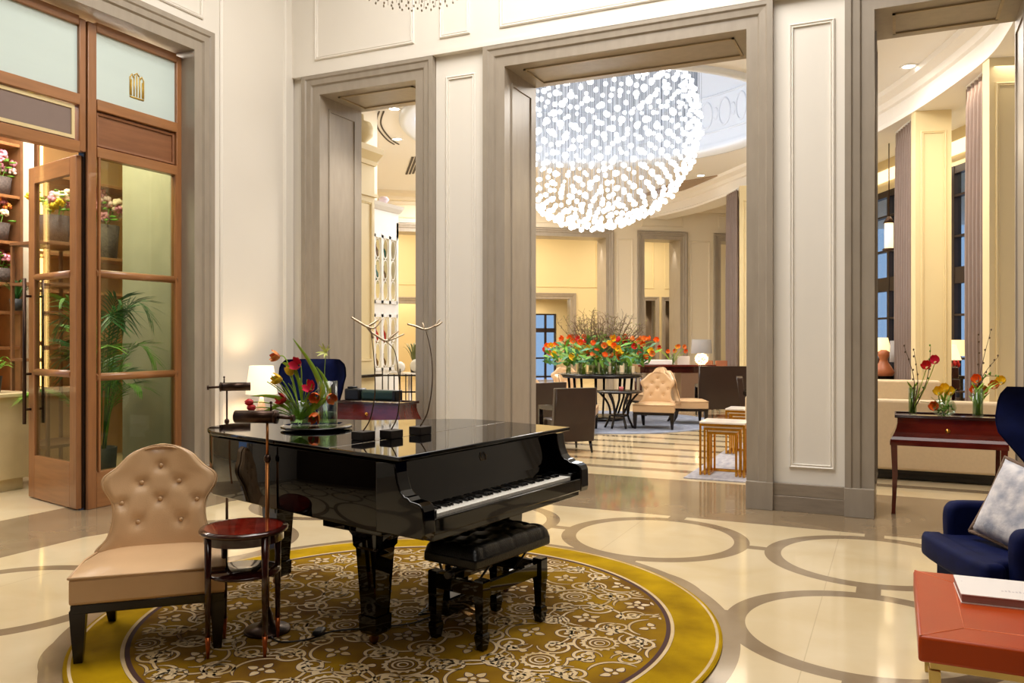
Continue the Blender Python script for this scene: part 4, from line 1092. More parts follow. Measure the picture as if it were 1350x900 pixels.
# ------------------------------------------------------------------ orange leather ottoman table
ot = T('ottoman_table', 'orange leather topped low table on pale brass legs at the right edge', 'table', (0.075, 3.395, 0))
g = G(); g.bx(0, 1.10, 0, 0.955, 0.352, 0.45, bev=0.012); g.build('leather_top', orange_leather, ot)
g = G()
e = 0.16; zz = 0.4515
for a, b in (((0.006, 0.006), (e, e)), ((0.006, 0.949), (e, 0.955 - e)), ((1.094, 0.006), (1.1 - e, e)), ((1.094, 0.949), (1.1 - e, 0.955 - e)), ((e, e), (e, 0.955 - e)), ((e, e), (1.1 - e, e)), ((e, 0.955 - e), (1.1 - e, 0.955 - e)), ((1.1 - e, e), (1.1 - e, 0.955 - e))):
    g.tube([(a[0], a[1], zz - 0.002), (b[0], b[1], zz - 0.002)], 0.0028, 6)
g.build('stitched_seams', orange_seam, ot)
g = G(); g.bx(0.04, 1.06, 0.04, 0.07, 0.318, 0.35, bev=0.003); g.bx(0.04, 1.06, 0.885, 0.915, 0.318, 0.35, bev=0.003); g.bx(0.04, 0.07, 0.07, 0.885, 0.318, 0.35, bev=0.003); g.bx(1.03, 1.06, 0.07, 0.885, 0.318, 0.35, bev=0.003); g.build('frame', pale_gold, ot)
for sx, sy in ((0.055, 0.055), (1.045, 0.055), (0.055, 0.9), (1.045, 0.9)):
    g = G(); g.prism([(sx - 0.02, sy - 0.02, 0.318), (sx + 0.02, sy - 0.02, 0.318), (sx + 0.02, sy + 0.02, 0.318), (sx - 0.02, sy + 0.02, 0.318)], (0.012 if sx < 0.5 else -0.012, 0, -0.318), bev=0.003); g.build('leg', pale_gold, ot)
g = G(); g.bx(0, 0.42, 0, 0.30, 0, 0.004, mi=0); g.bx(0.003, 0.417, 0.003, 0.297, 0.0045, 0.034, mi=1); g.bx(0, 0.42, 0, 0.30, 0.0345, 0.0385, mi=0); g.bx(0.417, 0.42, 0, 0.3, 0.004, 0.0345)
for i in range(9):                                            # faint grey title marks on the cover
    g.bx(0.16 + i * 0.013, 0.168 + i * 0.013, 0.10, 0.112 + 0.006 * (i % 3), 0.0386, 0.0389, mi=2)
g.bx(0.02, 0.026, 0.20, 0.206, 0.0386, 0.0389, mi=2)
bkk = g.build('large_book', [paper, page, mat('faint_ink', (206, 196, 196), 0.6)], loc=(0.245, 3.885, 0.4505), rz=0.04); tag(bkk, 'large white-covered book lying on the orange leather table', 'book')

# ------------------------------------------------------------------ mahogany console tables
def console(label, loc, rz, group, w=0.84):
    t = T('console_table', label, 'table', loc, rz, group)     # front at -y
    g = G(); hx_ = w / 2 - 0.035
    g.bx(-hx_, hx_, -0.20, 0.20, 0.845, 0.86, bev=0.004); g.bx(-hx_, hx_, -0.2, -0.188, 0.86, 0.872, bev=0.003); g.bx(-hx_, hx_, 0.188, 0.2, 0.86, 0.872, bev=0.003)
    g.bx(-hx_, -hx_ + 0.012, -0.188, 0.188, 0.86, 0.872); g.bx(hx_ - 0.012, hx_, -0.188, 0.188, 0.86, 0.872); g.build('tray_top', mahog_dark, t)
    g = G(); rows = []
    pr_ = [(0.0, 0.845), (0.0, 0.80), (0.008, 0.76), (0.022, 0.72), (0.040, 0.68), (0.056, 0.655), (0.060, 0.63), (0.060, 0.605)]
    for o, z in pr_:
        a = hx_ - 0.022 + o; b = 0.178 + o * 0.7; rows.append([(-a, -b, z), (a, -b, z), (a, b, z), (-a, b, z), (-a, -b, z)])
    g.sheet(rows, smooth=False); bmesh.ops.recalc_face_normals(g.bm, faces=g.bm.faces)
    g.bx(-hx_ - 0.03, hx_ + 0.03, -0.2, 0.2, 0.603, 0.606)
    g.build('drawer_case', mahog, t)
    g = G(); g.ball((0, -0.196, 0.745), 0.014, 2); g.lathe([(0, 0), (0.02, 0), (0.02, 0.004), (0, 0.004)], n=16, M=Matrix.Translation((0, -0.19, 0.745)) @ Matrix.Rotation(PI / 2, 4, 'X')); g.build('knob', brass, t)
    for sx in (-1, 1):
        for sy in (-1, 1):
            g = G(); x = sx * (w / 2 - 0.03); y = sy * 0.19; rr = []
            for z, h, o in ((0.605, 0.026, 0), (0.35, 0.022, 0.008), (0.09, 0.015, 0.0), (0.0, 0.016, -0.006)):
                rr.append([g.bm.verts.new((x + a * h - sx * o, y + b * h, z)) for a, b in ((-1, -1), (1, -1), (1, 1), (-1, 1))])
            fs = [g.bm.faces.new((a[k], a[(k + 1) % 4], b[(k + 1) % 4], b[k])) for a, b in zip(rr, rr[1:]) for k in range(4)]
            fs += [g.bm.faces.new(rr[0]), g.bm.faces.new(rr[-1][::-1])]; bmesh.ops.recalc_face_normals(g.bm, faces=fs)
            g.build('leg', mahog, t)
    return t
cn = console('mahogany console table with brass knob holding three flower vases in the right opening', (0.405, 8.21, 0), 0, 'mahogany console tables', 0.90)
dup(cn, (-5.06, 7.42, 0), 0, 'mahogany console table behind the piano carrying a dark green case', 'mahogany console tables')
# dark green case with black end on the far console
t = T('accordion_case', 'dark green and black padded case lying on the console behind the piano', 'case', (-5.08, 7.42, 0.8725), R(4))
g = G(); g.box((0.07, 0, 0.06), (0.42, 0.15, 0.115), bev=0.03, seg=3); g.build('body', green_case, t)
g = G(); g.box((-0.24, 0, 0.065), (0.19, 0.17, 0.13), bev=0.02); g.box((-0.28, 0, 0.14), (0.07, 0.1, 0.02), bev=0.006); g.build('end_cap', black_plastic, t)
g = G(); g.box((0.27, 0, 0.06), (0.05, 0.16, 0.12), bev=0.015); g.build('end_cap', black_plastic, t)
# white-shaded table lamp by the left wall on a small pedestal table
def table_lamp(label, loc, r0, r1, h, zb, shade, basem, group=None, glowball=False, s=1.0):
    t = T('table_lamp', label, 'lamp', loc, group=group)
    g = G()
    if glowball:
        for k in range(60):
            a = k * 2.399963; z = 1 - 2 * (k + 0.5) / 60; q = math.sqrt(1 - z * z)
            g.ball((q * math.cos(a) * 0.13 * s, q * math.sin(a) * 0.13 * s, zb / 2 + z * 0.12 * s), 0.022 * s, 1)
        g.lathe([(0, 0), (0.07 * s, 0), (0.07 * s, 0.015), (0, 0.015)], n=16)
    else:
        g.lathe([(0, 0), (0.075, 0), (0.078, 0.012), (0.03, 0.03), (0.05, zb * 0.35), (0.055, zb * 0.5), (0.02, zb * 0.85), (0.012, zb), (0, zb)], n=20)
    g.build('base', basem, t)
    g = G(); g.tube([(0, 0, zb * 0.9), (0, 0, zb + h * 0.5)], 0.006, 6); g.build('stem', brass, t)
    g = G(); g.lathe([(r0, zb), (r1, zb + h), (r1 - 0.004, zb + h), (r0 - 0.004, zb), (r0, zb)], n=32); g.build('lamp_shade', shade, t)
    return t
def pedestal(label, loc, z, r, m, group=None):
    t = T('pedestal_table', label, 'table', loc, group=group)
    g = G(); g.lathe([(0, z - 0.025), (r, z - 0.025), (r, z), (0, z)], n=30); g.build('tabletop', m, t)
    g = G(); g.lathe([(0, 0), (r * 0.6, 0), (r * 0.55, 0.02), (0.03, 0.05), (0.025, z - 0.03), (0, z - 0.03)], n=20); g.build('base', m, t)
    return t
pedestal('small round pedestal table by the left wall under the white lamp', (-6.13, 6.84, 0), 0.62, 0.19, mahog_dark)
tl = table_lamp('white-shaded lit table lamp between the shop front and the navy chair', (-6.13, 6.84, 0.62), 0.165, 0.125, 0.30, 0.33, shade_white, mat('lamp_base_pink', (206, 176, 160), 0.3), None)

# vases on the right console
def at_console(u): return ((u - 1250) / 1087 * 7.1)
CZ = 0.8605
def cv(x, y=8.2): return (x, y, CZ)
glass_cyl('tall glass vase with red blooms and twigs, left end of the console', cv(0.135), 0.034, 0.24, 0.8)
glass_cyl('straight glass vase of orange tulips, right end of the console', cv(0.645), 0.042, 0.25, 0.8)
t = T('glass_bowl_vase', 'round glass bowl vase with yellow blooms in the middle of the console', 'vase', cv(0.385))
g = G(); g.lathe([(0, 0), (0.05, 0), (0.085, 0.03), (0.1, 0.075), (0.085, 0.12), (0.062, 0.145), (0.058, 0.143), (0.081, 0.118), (0.096, 0.075), (0.08, 0.032), (0.045, 0.008), (0, 0.008)], n=32); g.build('vessel', glass, t)
ZC = 7.28
def PC(u, v, dz=0): return P(u, v, ZC + dz)
vl = Vector((0.135, 8.2, CZ + 0.02)); vm = Vector((0.385, 8.2, CZ + 0.03)); vr = Vector((0.645, 8.2, CZ + 0.02))
for base, a, b, col, lab, kw_ in [
 (vl, (1222, 484), (1210, 520), P_RED, 'deep red bloom leaning left of its twin in the left console vase', {}),
 (vl, (1233, 477), (1222, 510), P_MAG, 'wine red bloom highest in the left console vase', {}),
 (vm, (1238, 518), (1236, 530), P_YEL, 'yellow bloom at the left of the glass bowl', {}),
 (vm, (1246, 514), (1244, 530), P_YEL, 'yellow bloom in the centre of the glass bowl', {}),
 (vm, (1253, 518), (1252, 530), P_YEL, 'yellow bloom at the right of the glass bowl', {}),
 (vm, (1232, 538), (1238, 528), P_ORANGE, 'orange bloom drooping over the left rim of the glass bowl', {}),
 (vr, (1288, 502), (1287, 525), P_ORANGE, 'orange-red bloom topmost in the right console vase', {}),
 (vr, (1286, 516), (1285, 530), P_ORANGE, 'orange bloom low left in the right console vase', {}),
 (vr, (1297, 517), (1293, 530), P_APR, 'apricot bloom low right in the right console vase', {}),
 (vr, (1320, 504), (1300, 497), P_YEL, 'yellow-orange bloom reaching furthest right from the console', {}),
 (vr, (1311, 510), (1298, 500), P_APR, 'pale apricot bloom hanging right of the console vase', {}),
]:
    tulip(lab, base, PC(*a), PC(*b), col, L=0.06, w=0.05, spread=0.5, face=(-0.2, -0.7, 0.5), leaves=2, **kw_)
for b_, nm_ in ((vl, 'left'), (vr, 'right')):
    g = G()
    for k in range(8):
        a = k * 2.4; g.tube([(b_.x + 0.018 * math.cos(a), b_.y + 0.018 * math.sin(a), CZ + 0.02), (b_.x + 0.024 * math.cos(a + 2), b_.y + 0.024 * math.sin(a + 2), CZ + 0.25)], 0.0035, 5)
    for k in range(6):
        a = k * 1.05; c = Vector((b_.x, b_.y, CZ + 0.23)); e = c + Vector((math.cos(a) * 0.09, math.sin(a) * 0.05, 0.07)); s_ = Vector((-math.sin(a), math.cos(a), 0)) * 0.012
        g.sheet([(c - s_ * 0.3, c + s_ * 0.3), ((c + e) / 2 - s_, (c + e) / 2 + s_), (e - s_ * 0.1, e + s_ * 0.1)])
    tag(g.build('loose_stems', stem), 'bundle of green stems and leaves inside the %s console vase' % nm_, 'stems')['kind'] = 'stuff'
def twigs(label, base, ends, zz_, n=1, leafy_=False, group=None, nm='twig_branch'):
    g = G()
    for (u, v), (bu, bv) in ends:
        e = P(u, v, zz_); m = P(bu, bv, zz_); pts = smooth_path([Vector(base), m, e], 8)
        k = len(pts); g.tube(pts, [0.005 - 0.0035 * i / k for i in range(k)], 5)
        for i in range(4, k, 2):
            g.ball(pts[i] + Vector((rnd.uniform(-.01, .01), 0, rnd.uniform(0, .012))), 0.008, 1, mi=1, sc=(1, 1, 1.4))
    return tag(g.build(nm, [twig, leaf if leafy_ else twig]), label, 'branch', group)
twigs('brown budding twig leaning left in the left console vase', vl, [((1192, 456), (1205, 500))], ZC)
twigs('brown budding twig upright in the left console vase', vl, [((1205, 462), (1210, 505))], ZC)
twigs('green leafy sprig rising right from the left console vase', vl, [((1227, 456), (1222, 500))], ZC, leafy_=True)
twigs('dark budding twig standing tallest in the right console vase', vr, [((1306, 436), (1292, 495))], ZC)
twigs('slim dark twig just left of the tallest in the right console vase', vr, [((1289, 442), (1290, 495))], ZC)
twigs('bare twig leaning right from the right console vase', vr, [((1316, 470), (1294, 500))], ZC)
twigs('green leafy spray reaching right from the right console vase', vr, [((1315, 496), (1296, 500)), ((1305, 492), (1292, 505))], ZC, leafy_=True)
twigs('green leaves massed in the glass bowl vase', vm, [((1236, 545), (1240, 540)), ((1250, 545), (1250, 535)), ((1257, 540), (1252, 535)), ((1243, 548), (1244, 540))], ZC, leafy_=True)

# ------------------------------------------------------------------ lounge beyond the openings
CH = 5.40
DC = Vector(cw(1.5, 14.95))                                  # centre of the round ceiling opening
DR = 3.35
def slab_with_hole(name, x0, x1, y0, y1, z, c, r, m, label):
    g = G(); n = 96; bm = g.bm
    outer = []
    per = [(x0, y0), (x1, y0), (x1, y1), (x0, y1)]
    inner = [bm.verts.new((c.x + r * math.cos(2 * PI * k / n), c.y + r * math.sin(2 * PI * k / n), z)) for k in range(n)]
    ov = []
    for k in range(n):
        a = 2 * PI * k / n; dx, dy = math.cos(a), math.sin(a); ts = []
        if dx > 1e-9: ts.append((x1 - c.x) / dx)
        if dx < -1e-9: ts.append((x0 - c.x) / dx)
        if dy > 1e-9: ts.append((y1 - c.y) / dy)
        if dy < -1e-9: ts.append((y0 - c.y) / dy)
        q = min(ts); ov.append(bm.verts.new((c.x + dx * q, c.y + dy * q, z)))
    fs = []
    cvs = [bm.verts.new((a, b, z)) for a, b in per]
    def sides(v): return {q for q, t_ in (('l', abs(v.co.x - x0) < 1e-4), ('r', abs(v.co.x - x1) < 1e-4), ('b', abs(v.co.y - y0) < 1e-4), ('t', abs(v.co.y - y1) < 1e-4)) if t_}
    for k in range(n):
        a_, b_ = ov[k], ov[(k + 1) % n]
        fs.append(bm.faces.new((inner[k], a_, b_, inner[(k + 1) % n])))
        if not (sides(a_) & sides(b_)):
            for c_ in cvs:
                if (sides(c_) & sides(a_)) and (sides(c_) & sides(b_)): fs.append(bm.faces.new((a_, c_, b_)))
    q = bmesh.ops.extrude_face_region(bm, geom=fs); bmesh.ops.translate(bm, vec=(0, 0, 0.25), verts=[v for v in q['geom'] if isinstance(v, bmesh.types.BMVert)])
    bmesh.ops.recalc_face_normals(bm, faces=bm.faces)
    # corner patches outside the fan are covered by thin strips
    return S(name, g, m, label=label, cat='ceiling')
slab_with_hole('ceiling_lounge', -17, 7, 8.60, 32, CH, DC, DR, mat('lounge_ceiling', (232, 230, 227), 0.6), 'pale lounge ceiling with a round opening over the ball chandelier')
dome_m = mat('dome_white', (220, 226, 236), 0.6)
g = G(); g.lathe([(DR + 0.17, 0.26), (DR + 0.17, -0.02), (DR + 0.14, -0.06), (DR + 0.05, -0.07), (DR - 0.02, -0.02), (DR - 0.10, -0.01), (DR - 0.12, 0.05), (DR - 0.05, 0.14), (DR - 0.02, 0.2), (DR - 0.02, 2.6), (DR - 0.5, 2.9), (0, 3.0), (0, 3.1), (DR + 0.17, 3.05), (DR + 0.17, 0.26)], (DC.x, DC.y, CH), n=96)
S('ceiling_dome', g, dome_m, label='white round drum recess above the ball chandelier', cat='ceiling')
g = G()                                                      # guilloche relief round the drum
for k in range(44):
    a = 2 * PI * k / 44; c = Vector((DC.x + (DR - 0.03) * math.cos(a), DC.y + (DR - 0.03) * math.sin(a), CH + 0.75)); tv = Vector((-math.sin(a), math.cos(a), 0))
    ring = [c + tv * 0.15 * math.cos(b) + Vector((0, 0, 0.27 * math.sin(b))) for b in [2 * PI * i / 20 for i in range(21)]]
    g.tube(ring, 0.018, 6, caps=False)
    ring = [c + tv * (0.24 + 0.06 * math.cos(b)) + Vector((0, 0, 0.12 * math.sin(b))) for b in [2 * PI * i / 12 for i in range(13)]]
    g.tube(ring, 0.014, 5, caps=False)
for z in (0.38, 1.12):
    g.tube([(DC.x + (DR - 0.03) * math.cos(2 * PI * k / 96), DC.y + (DR - 0.03) * math.sin(2 * PI * k / 96), CH + z) for k in range(97)], 0.02, 6, caps=False)
S('trim_6', g, dome_m, label='white interlaced relief band inside the round ceiling recess', cat='trim')

# the ball chandelier
ch = T('ball_chandelier', 'giant spherical chandelier of hundreds of glowing glass balls in the lounge', 'chandelier', (DC.x + 0.03, DC.y, 5.36))
RB = 1.84; pts = []
NB = 1080
for k in range(NB):
    z = 1 - 2 * (k + 0.5) / NB; q = math.sqrt(1 - z * z); a = k * 2.399963
    rr = RB * (1 + rnd.uniform(-0.03, 0.015)); rb = rnd.choice((0.038, 0.046, 0.052, 0.057))
    pts.append((Vector((q * math.cos(a) * rr, q * math.sin(a) * rr, z * rr + rnd.uniform(-0.02, 0.02))), rb))
vd = Vector((ST, -CT, 0))
pts.sort(key=lambda p: -(p[0].dot(vd) * (1 if -1.9 < p[0].z < 0.55 else -1) + p[1] * 4))
for p, rb in pts[:100]:
    g = G(); g.ball(p, rb, 2); g.build('glass_ball', bead_lit, ch)
g = G()
for p, rb in pts[100:]: g.ball(p, rb, 1)
g.build('glass_balls', bead_lit, ch, kind='stuff')
g = G()
for i, (p, rb) in enumerate(pts):
    g.tube([p + Vector((0, 0, rb)), Vector((p.x, p.y, 2.70))], 0.002, 3, caps=False)
g.build('suspension_wires', wire_m, ch, kind='stuff')
g = G(); g.lathe([(0, 2.70), (1.95, 2.70), (1.95, 2.80), (0, 2.80)], n=64); g.build('canopy', chrome, ch)

# ceiling fittings
def on_ceiling(u, v, z=CH):
    Z = (z - EYE) * FOC / (HV - v); return P(u, v, Z)
for i, (u, v, lab) in enumerate(((924, 231, 'round downlight right of the ball chandelier'), (987.5, 220, 'round downlight beside the right jamb of the central opening'), (523.5, 183, 'round downlight in the ceiling seen through the left opening'), (1198, 87, 'bright round downlight seen through the right opening'), (520, 143, 'round downlight at the soffit edge of the left opening'))):
    p = on_ceiling(u, v); t = T('downlight', lab, 'light', (p.x, p.y, CH), group=None)
    g = G(); g.lathe([(0.085, 0), (0.12, 0), (0.12, -0.012), (0.085, -0.012), (0.085, 0)], n=28); g.build('trim_ring', white_paint, t)
    g = G(); g.lathe([(0, -0.006), (0.085, -0.006)], n=24); g.build('lens', down_lit, t)
p = on_ceiling(1245, 85); g = G(); g.lathe([(0, 0), (0.17, 0), (0.17, -0.012), (0, -0.014)], n=32); tag(g.build('speaker_grille', mat('grille', (176, 158, 134), 0.7), loc=(p.x, p.y, CH)), 'round ceiling speaker grille beside the downlight in the right opening', 'speaker')
g = G()                                                      # curved slot diffuser left of the dome
for du in (0, 6):
    q_ = [on_ceiling(u + du, v) for u, v in ((500, 146), (497, 154), (496, 162), (499, 170), (505, 178), (512, 185), (520, 190))]
    pts_ = [(a.x, a.y) for a in smooth_path([(k.x, k.y, 0) for k in q_], 4)]
    g.ribbon(pts_, 0.03, CH - 0.012); g.ribbon(pts_, 0.03, CH - 0.004)
tag(g.build('slot_vent', slot_m), 'curved dark twin slot vent in the ceiling seen through the left opening', 'vent')
a = on_ceiling(540, 229); b = on_ceiling(549, 206); g = G()
for off in (-0.09, 0.0, 0.09):
    g.ribbon([(a.x + off, a.y), (b.x + off, b.y)], 0.05, CH - 0.012); g.ribbon([(a.x + off, a.y), (b.x + off, b.y)], 0.05, CH - 0.004)
tag(g.build('slot_vent', slot_m), 'straight brown slot vent in the ceiling right of the curved one', 'vent')
p0 = on_ceiling(880, 262); g = G(); q = [on_ceiling(u, v) for u, v in ((896, 246), (986, 226), (960, 232), (845, 258))]
g.prism([(x.x, x.y, CH - 0.03) for x in (on_ceiling(842, 258), on_ceiling(890, 240), on_ceiling(984, 224), on_ceiling(900, 250))], (0, 0, 0.028)); S('trim_7', g, tray_m, label='taupe recessed ceiling tray right of the chandelier', cat='trim')

# far wall of the lounge (own axes)
FO = (-9.518, 20.443); FA = R(39.03); TKF = 0.7
def fl(s, n):                                                # far wall coordinates -> world
    return (FO[0] + s * math.cos(FA) - n * math.sin(FA), FO[1] + s * math.sin(FA) + n * math.cos(FA))
OPN = [(-4.3, -1.6), (-0.25, 2.72), (3.88, 4.98), (6.27, 7.45)]
g = G(); xs = [-9.0] + [v for o in OPN for v in (o[0] - 0.22, o[1] + 0.22)] + [9.5]
for a, b in zip(xs[::2], xs[1::2]):
    g.bx(a, b, 0, TKF, 0, 4.6)
    if b - a > 0.5: panel(g, a + 0.12, b - 0.12, 0.4, 4.35, 0)
g.bx(-9.0, 9.5, 0, TKF, 4.6, CH); 
for a, b in ((-4.2, -1.7), (-0.2, 2.7), (3.8, 5.1), (6.2, 7.5)): panel(g, a, b, 4.72, 5.1, 0)
g.prism([(-9, 0, CH), (-9, -0.30, CH), (-9, -0.28, CH - 0.07), (-9, -0.14, CH - 0.13), (-9, -0.10, CH - 0.22), (-9, 0, CH - 0.24)], (18.5, 0, 0))
S('wall_lounge_far', g, cream_lounge, loc=(FO[0], FO[1], 0), rz=FA, label='cream far wall of the lounge with tall stone-cased openings', cat='wall')
for i, (a, b) in enumerate(OPN): casing('trim_%d' % (8 + i), a, b, 4.36, (FO[0], FO[1], 0), FA, w=0.22, tk=TKF, plinth=False, reveal=False, label='grey stone casing of far lounge opening number %s from the left' % ('one', 'two', 'three', 'four')[i])
# room behind it
NB_ = 4.8
g = G()
holes = [(-3.6, -1.75, 2.66), (1.2, 3.23, 2.86), (5.98, 6.34, 2.84), (6.72, 7.16, 2.84)]
xs = [-9.0] + [v for o in holes for v in (o[0], o[1])] + [13.0]
for a, b in zip(xs[::2], xs[1::2]): g.bx(a, b, NB_, NB_ + 0.3, 0, 2.66)
for a, b, zt in holes: g.bx(a, b, NB_, NB_ + 0.3, zt, 2.90)
for a, b in zip(xs[::2], xs[1::2]): g.bx(a, b, NB_, NB_ + 0.3, 2.66, 2.90)
g.bx(-9.0, 13.0, NB_, NB_ + 0.3, 2.90, CH)
for a, b in ((-3.4, -1.6), (0.6, 4.2), (5.0, 6.3), (6.7, 8.2)): panel(g, a, b, 3.25, 5.0, NB_)
S('wall_annex_back', g, yellow_cream, loc=(FO[0], FO[1], 0), rz=FA, label='warm cream wall of the room beyond the far openings', cat='wall')
for i, (a, b, zt) in enumerate(holes): casing('trim_%d' % (12 + i), a, b, zt, (FO[0] - NB_ * math.sin(FA), FO[1] + NB_ * math.cos(FA), 0), FA, w=0.2 if b - a > 1 else 0.13, tk=0.3, plinth=False, reveal=False, label='low stone casing in the room beyond the far openings, number %s from the left' % ('one', 'two', 'three', 'four')[i])
g = G()
g.bx(5.4, 8.4, NB_ + 0.75, NB_ + 0.85, 0, 2.9); g.bx(5.4, 8.4, NB_ + 0.31, NB_ + 0.85, 2.9, 3.0)
S('wall_niche_back', g, niche_stone, loc=(FO[0], FO[1], 0), rz=FA, label='brown stone backs of the two low lit niches', cat='wall')
g = G()
g.bx(-9, 2.6, 8.0, 8.3, 0, CH); g.bx(3.72, 13, 8.0, 8.3, 0, CH); g.bx(2.6, 3.72, 8.0, 8.3, 2.45, CH)
S('wall_annex_deep', g, yellow_cream, loc=(FO[0], FO[1], 0), rz=FA, label='deepest warm wall holding the small blue window', cat='wall')
g = G()
for s_ in (2.6, 3.28, 3.68): g.bx(s_, s_ + 0.07, 8.0, 8.1, 0, 2.45)
for z in (0.05, 0.75, 1.75, 2.40): g.bx(2.6, 3.72, 8.0, 8.1, z, z + (0.16 if z == 1.75 else 0.06))
wf = S('window_3', g, window_dark, loc=(FO[0], FO[1], 0), rz=FA, label='small dark-framed window glowing blue behind the flowers', cat='window')
g = G(); g.bx(2.6, 3.72, 8.04, 8.05, 0.05, 2.45); g.build('pane', pane, wf)

# side walls closing the lounge on the left
g = G(); g.bx(-8.3, -8.0, HW, 11.75, 0, CH); g.bx(-17, -8.3, 11.45, 11.75, 0, CH); g.bx(-17, -16.7, 11.75, 32, 0, CH)
S('wall_lounge_left', g, cream_lounge, label='cream lounge wall behind the tall cabinets', cat='wall')
# curved beam and piers along the window aisle
BL = [Vector(cw(*q)) for q in ((3.9, 23.2), (4.6, 21.6), (5.0, 19.9), (5.75, 16), (6.0, 13), (5.8, 10.3), (5.45, 9.0), (4.95, 7.9))]
bl = smooth_path([(v.x, v.y, 0) for v in BL], 8)
prof_b = [(0.0, CH), (-0.22, CH), (-0.20, CH - 0.07), (-0.08, CH - 0.12), (-0.05, CH - 0.20), (0, CH - 0.22), (0, 4.98), (-0.03, 4.96), (-0.03, 4.90), (0.55, 4.90), (0.55, CH)]
g = G(); rows = []
for i, p_ in enumerate(bl):
    t_ = (bl[min(i + 1, len(bl) - 1)] - bl[max(i - 1, 0)]).normalized(); nrm = Vector((-t_.y, t_.x, 0))
    rows.append([Vector((p_.x + nrm.x * o, p_.y + nrm.y * o, z)) for o, z in prof_b + prof_b[:1]])
g.sheet(rows, smooth=False)
for rw in (rows[0], rows[-1]): g.bm.faces.new([g.bm.verts.new(q) for q in rw[:-1]])
bmesh.ops.remove_doubles(g.bm, verts=g.bm.verts, dist=0.0005); bmesh.ops.recalc_face_normals(g.bm, faces=g.bm.faces)
S('trim_16', g, mat('beam_white', (236, 232, 226), 0.5), label='curved white cornice beam running above the curtains', cat='trim')
def pier(name, a, b, depth, label):
    A = Vector(cw(*a)); B = Vector(cw(*b)); d = (B - A); L = d.length; ang = math.atan2(d.y, d.x)
    g = G(); g.bx(0, L, 0, depth, 0, 4.92); panel(g, 0.07, L - 0.07, 0.35, 4.6, 0) if L > 0.3 else None
    g.bx(-0.02, L + 0.02, -0.03, depth + 0.02, 0, 0.2)
    return S(name, g, yellow_cream, loc=(A.x, A.y, 0), rz=ang, label=label, cat='wall')
pier('wall_pier', (5.97, 12.2), (6.45, 12.1), 0.24, 'warm cream pier right of the first curtain in the right opening')
pier('wall_pier', (5.72, 9.88), (6.35, 9.78), 0.2, 'warm cream pier right of the second curtain, by the navy chair')
pier('wall_pier', (5.05, 18.3), (5.9, 18.1), 0.6, 'cream pier behind the curtain in the central opening')
# window wall of the aisle
WA = Vector(cw(8.35, 11.0)); WB = Vector(cw(7.95, 21.5)); wd = WB - WA; WL = wd.length; wang = math.atan2(wd.y, wd.x)
def wz(Z): return (Z - 11.0) / 10.5 * WL
W_OP = [(wz(13.9), wz(16.0)), (wz(16.9), wz(19.3))]
g = G(); xs = [-3.0, W_OP[0][0], W_OP[0][1], W_OP[1][0], W_OP[1][1], WL + 1.2]
for a, b in zip(xs[::2], xs[1::2]): g.bx(a, b, -0.35, 0, 0, CH)
for a, b in W_OP: g.bx(a, b, -0.35, 0, 4.72, CH); g.bx(a, b, -0.35, 0, 0, 0.35)
S('wall_lounge_windows', g, yellow_cream, loc=(WA.x, WA.y, 0), rz=wang, label='warm cream wall with tall dark windows beyond the curtains', cat='wall')
for i, (a, b) in enumerate(W_OP):
    g = G(); n = 3
    for k in range(n + 1): xx = a + (b - a - 0.09) * k / n; g.bx(xx, xx + 0.09, -0.12, 0.02, 0.35, 4.72)
    for z, h in ((0.35, 0.1), (1.15, 0.04), (1.95, 0.04), (2.55, 0.30), (3.4, 0.04), (4.15, 0.04), (4.58, 0.14)): g.bx(a, b, -0.11, 0.01, z, z + h)
    w_ = S('window_%d' % (4 + i), g, window_dark, loc=(WA.x, WA.y, 0), rz=wang, label=('tall dark window left of the wide curtain in the right opening', 'tall dark window beside the stone jamb in the right opening')[i], cat='window')
    g = G(); g.bx(a, b, -0.06, -0.05, 0.35, 4.72); g.build('pane', pane, w_)
g = G()
for a, b in W_OP: g.bx(a - 0.3, b + 0.3, 0.005, 0.06, 4.92, 5.16)
S('trim_17', g, cove_lit, loc=(WA.x, WA.y, 0), rz=wang, label='glowing cove strips above the tall windows', cat='trim')
